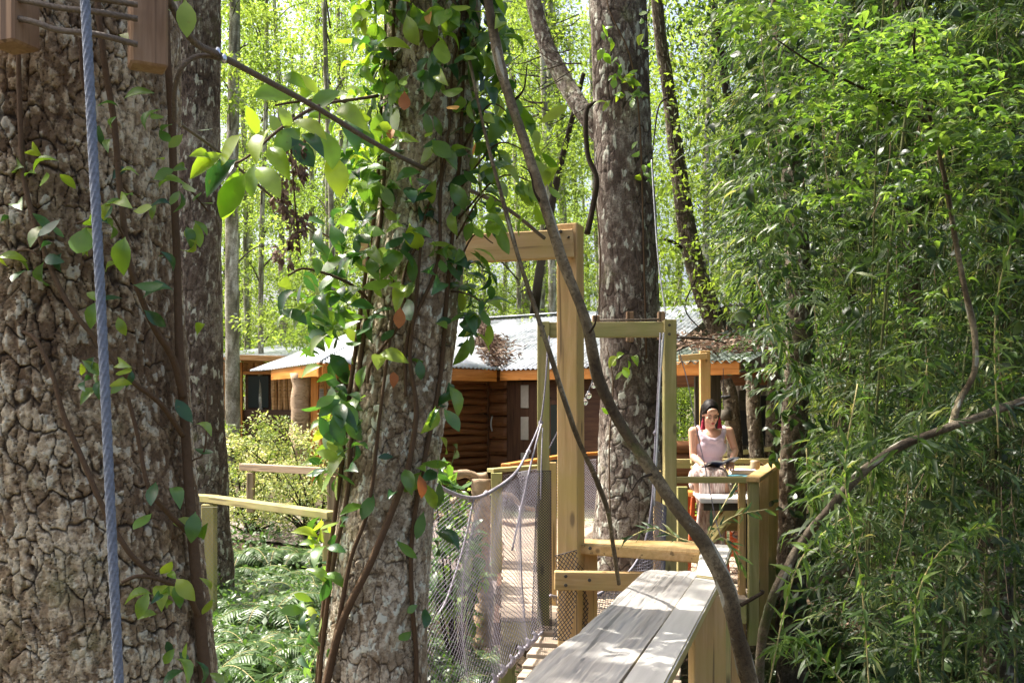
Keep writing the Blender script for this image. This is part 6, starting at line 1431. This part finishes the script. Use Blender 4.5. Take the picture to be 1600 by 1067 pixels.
# earrings
for s in (-1, 1):
    e = H_(s * .066, .0, -.032); e = Vector((e.x + s * .004, e.y - .03, e.z))
    V, F, at = tube([e, e + Vector((0, 0, -.018)), e + Vector((0, 0, -.03)), e + Vector((0, 0, -.055)), e + Vector((0, 0, -.098))], [.002, .004, .010, .0135, .021], 20, 30, lambda TH, S_, Rr: (Rr * (1 + .16 * np.sin(TH * 9)), {'crack': TH, 'plate': TH})); npmesh('earring', V, F, M['tassel'], pr, None, True, pr.location)
# top: slightly larger shell of the torso with one diagonal strap line
top = [('e', chest + Vector((0, 0, -.035)), (.133, .097, .105)), ('e', chest + Vector((-.052, -.052, -.012)), (.052, .046, .052)), ('e', chest + Vector((.052, -.050, -.012)), (.052, .046, .052)), ('e', waist, (.107, .084, .12)), ('e', hips + Vector((0, 0, .055)), (.135, .105, .075)),
       [(chest + Vector((-.075, -.065, .035)), .026), (chest + Vector((-.098, -.035, .085)), .021), (sL + Vector((.040, .005, .034)), .020), (sL + Vector((.045, .055, .02)), .02), (chest + Vector((-.07, .08, .03)), .022)],
       [(chest + Vector((.075, -.065, .035)), .026), (chest + Vector((.098, -.035, .085)), .021), (sR + Vector((-.040, .005, .034)), .020), (sR + Vector((-.045, .055, .02)), .02), (chest + Vector((.07, .08, .03)), .022)],
       [(chest + Vector((-.090, -.055, .068)), .020), (chest + Vector((-.03, -.088, .028)), .022), (chest + Vector((.02, -.088, .02)), .022), (chest + Vector((.07, -.065, .05)), .022)]]
to = sdf_body(top, .0055, 'top', M['top'], 7, pr)
for z, a in ((.01, .02), (-.05, -.01)): pass
# skirt: over the lap and falling between the legs
sk = [('e', hips + Vector((0, 0, 0)), (.168, .135, .09)), [(hips + Vector((-.07, -.02, .0)), .090), (kL + Vector((0, 0, -.008)), .066)], [(hips + Vector((.07, -.02, .0)), .090), (kR + Vector((0, 0, -.008)), .066)], [(hips + Vector((0, -.05, 0)), .09), ((kL + kR) / 2 + Vector((0, 0, -.004)), .068)], [(kL + Vector((0, 0, -.01)), .062), (kR + Vector((0, 0, -.01)), .062)],
      [(hips + Vector((-.12, -.02, -.03)), .06), (g(1086, 758, 7.9), .05)]]
for x0, x1, r0 in ((1099, 1094, .038), (1108, 1104, .045), (1118, 1117, .042), (1127, 1128, .034)):
    sk.append([(g(x0, 745, 7.57), r0), (g(x0, 780, 7.55), r0 * .8), (g(x1, 815, 7.58), r0 * .8), (g(x1 - 1, 848, 7.62), r0 * .95)])
sdf_body(sk, .006, 'skirt', M['skirt'], 4, pr)
for a, f in ((aL, fL), (aR, fR)):
    sdf_body([[(f + Vector((0, .10, -.035)), .018), (f + Vector((0, -.0, -.03)), .019), (f + Vector((0, -.07, -.03)), .016)], [(f + Vector((-.035, .0, -.01)), .006), (f + Vector((-.015, -.01, .024)), .006), (f + Vector((.015, -.01, .024)), .006), (f + Vector((.035, .0, -.01)), .006)], [(a + Vector((-.036, .0, 0)), .006), (a + Vector((0, -.038, 0)), .006), (a + Vector((.036, 0, 0)), .006), (a + Vector((0, .036, 0)), .006), (a + Vector((-.036, 0, 0)), .006)]], .004, 'sandal', M['sandal'], 3, pr)
# open book
bk = thing('open_book', 'open book with a dark blue cover in the hands of the woman', 'book', bkc)
bt = Matrix.Rotation(R(-6), 4, 'Y') @ Matrix.Rotation(R(-16), 4, 'X') @ Matrix.Rotation(R(8), 4, 'Z')
for s in (-1, 1):
    n = 12; V = []; F = []
    for i_ in range(n + 1):
        t = i_ / n; x = s * t * .135; z = .016 * math.sin(t * math.pi * .85) + .012 * (1 - t) + (.028 * t if s > 0 else 0)
        for y in (-.095, .095):
            for dz in (0, -.014 * (1 - .15 * t)): V.append(bkc + bt @ Vector((x, y, z + dz)))
    for i_ in range(n):
        a = 4 * i_; b = a + 4; F += [(a, b, b + 2, a + 2), (a + 1, a + 3, b + 3, b + 1), (a, a + 1, b + 1, b), (a + 2, b + 2, b + 3, a + 3)]
    F += [(0, 2, 3, 1), (4 * n, 4 * n + 1, 4 * n + 3, 4 * n + 2)]
    npmesh('pages', np.array([list(v) for v in V]), np.array(F), M['page'], bk, None, False, bk.location)
    V2 = []
    for i_ in range(n + 1):
        t = i_ / n; x = s * t * .142; z = .016 * math.sin(t * math.pi * .85) - .002 + (.028 * t if s > 0 else 0)
        for y in (-.1, .1):
            for dz in (-.003, -.007): V2.append(bkc + bt @ Vector((x, y, z + dz)))
    npmesh('cover', np.array([list(v) for v in V2]), np.array(F), M['cover_dark'], bk, None, False, bk.location)
# stool
stl = thing('bar_stool', 'red-stained tall wooden stool with a round orange seat, under the woman', 'stool', (g(1100, 760, 8.1).x, 8.1, 0))
cxs = stl.location.x; sz = .64
bm = bmesh.new(); bmesh.ops.create_cone(bm, cap_ends=True, segments=40, radius1=.17, radius2=.18, depth=.04); bmesh.ops.bevel(bm, geom=[e for e in bm.edges if len(e.link_faces) == 2 and e.calc_face_angle(0) > 1], offset=.008, segments=2, affect='EDGES'); bmobj('seat', bm, M['orange'], stl, False, (cxs, 8.1, sz))
for x, y in ((-.13, -.13), (.13, -.13), (-.13, .13), (.13, .13)):
    beam('leg', (cxs + x * 1.25, 8.1 + y * 1.25, 0), (cxs + x * .85, 8.1 + y * .85, sz - .02), .036, .036, M['redwood'], stl, up=(0, -1, 0))
for z in (.22, .42):
    for a, b in (((-1, -1), (1, -1)), ((-1, 1), (1, 1)), ((-1, -1), (-1, 1)), ((1, -1), (1, 1))): beam('stretcher', (cxs + a[0] * .15, 8.1 + a[1] * .15, z), (cxs + b[0] * .15, 8.1 + b[1] * .15, z), .022, .03, M['redwood'], stl)
st2 = thing('red_chair', 'dark red wooden chair standing under the table to the right of the stool', 'chair', (g(1137, 800, 8.7).x, 8.7, 0)); c2 = st2.location.x
for x, y in ((-.07, -.15), (.13, -.15), (-.07, .15), (.13, .15)): beam('leg', (c2 + x, 8.7 + y, 0), (c2 + x, 8.7 + y, .46 if y < 0 else .60), .045, .045, M['redwood'], st2, up=(0, -1, 0))
beam('seat', (c2 - .1, 8.7, .47), (c2 + .17, 8.7, .47), .34, .03, M['redwood'], st2); beam('backrest', (c2 - .07, 8.86, .52), (c2 + .13, 8.86, .52), .02, .12, M['redwood'], st2)
beam('side_panel', (c2 - .02, 8.53, .20), (c2 + .12, 8.53, .20), .02, .32, M['redwood'], st2)
# bits on the table
def flat_book(label, x, y, z, sx, sy, h, rz, mat):
    t = thing('book', label, 'book', (x, y, z)); mt = Matrix.Rotation(rz, 4, 'Z')
    for nm, m_, hh, zz_, k in (('cover', mat, .003, .0015, 1), ('pages', M['page'], h - .007, h / 2, .96), ('cover', mat, .003, h - .0015, 1)):
        bm = box_bm(sx * k, sy * k, hh, .0008); bmesh.ops.transform(bm, matrix=mt, verts=bm.verts); o = bmobj(nm, bm, m_, None, False); o.parent = t; o.location = (0, 0, zz_)
flat_book('turquoise book lying flat at the near left corner of the white table', g(1152, 0, 7.75).x, 7.78, .802, .20, .24, .014, .1, M['cover_blue'])
flat_book('lilac-grey thick book lying flat in the middle of the white table', g(1163, 0, 8.1).x, 8.15, .802, .22, .16, .035, -.1, M['cover_lilac'])
pl2 = thing('saucer', 'small turquoise saucer behind the flat books on the white table', 'saucer', (g(1163, 0, 8.5).x, 8.5, .802)); V, F, at = tube([Vector(pl2.location) + Vector((0, 0, z)) for z in (0, .006, .012, .018)], [.035, .05, .07, .08], 28, 8); npmesh('dish', V, F, M['cover_blue'], pl2, None, True, pl2.location)
cp = thing('mug', 'tan mug standing at the far right corner of the white table', 'mug', (g(1180, 0, 8.55).x, 8.55, .802)); V, F, at = tube([Vector(cp.location) + Vector((0, 0, z)) for z in (0, .01, .05, .09)], [.034, .04, .042, .042], 28, 8); npmesh('mug_body', V, F, M['cup'], cp, None, True, cp.location)
c0 = Vector(cp.location); tubes_obj('handle', [([c0 + Vector((.04, 0, .07)), c0 + Vector((.066, 0, .06)), c0 + Vector((.066, 0, .03)), c0 + Vector((.04, 0, .02))], .005)], M['cup'], cp, 8)
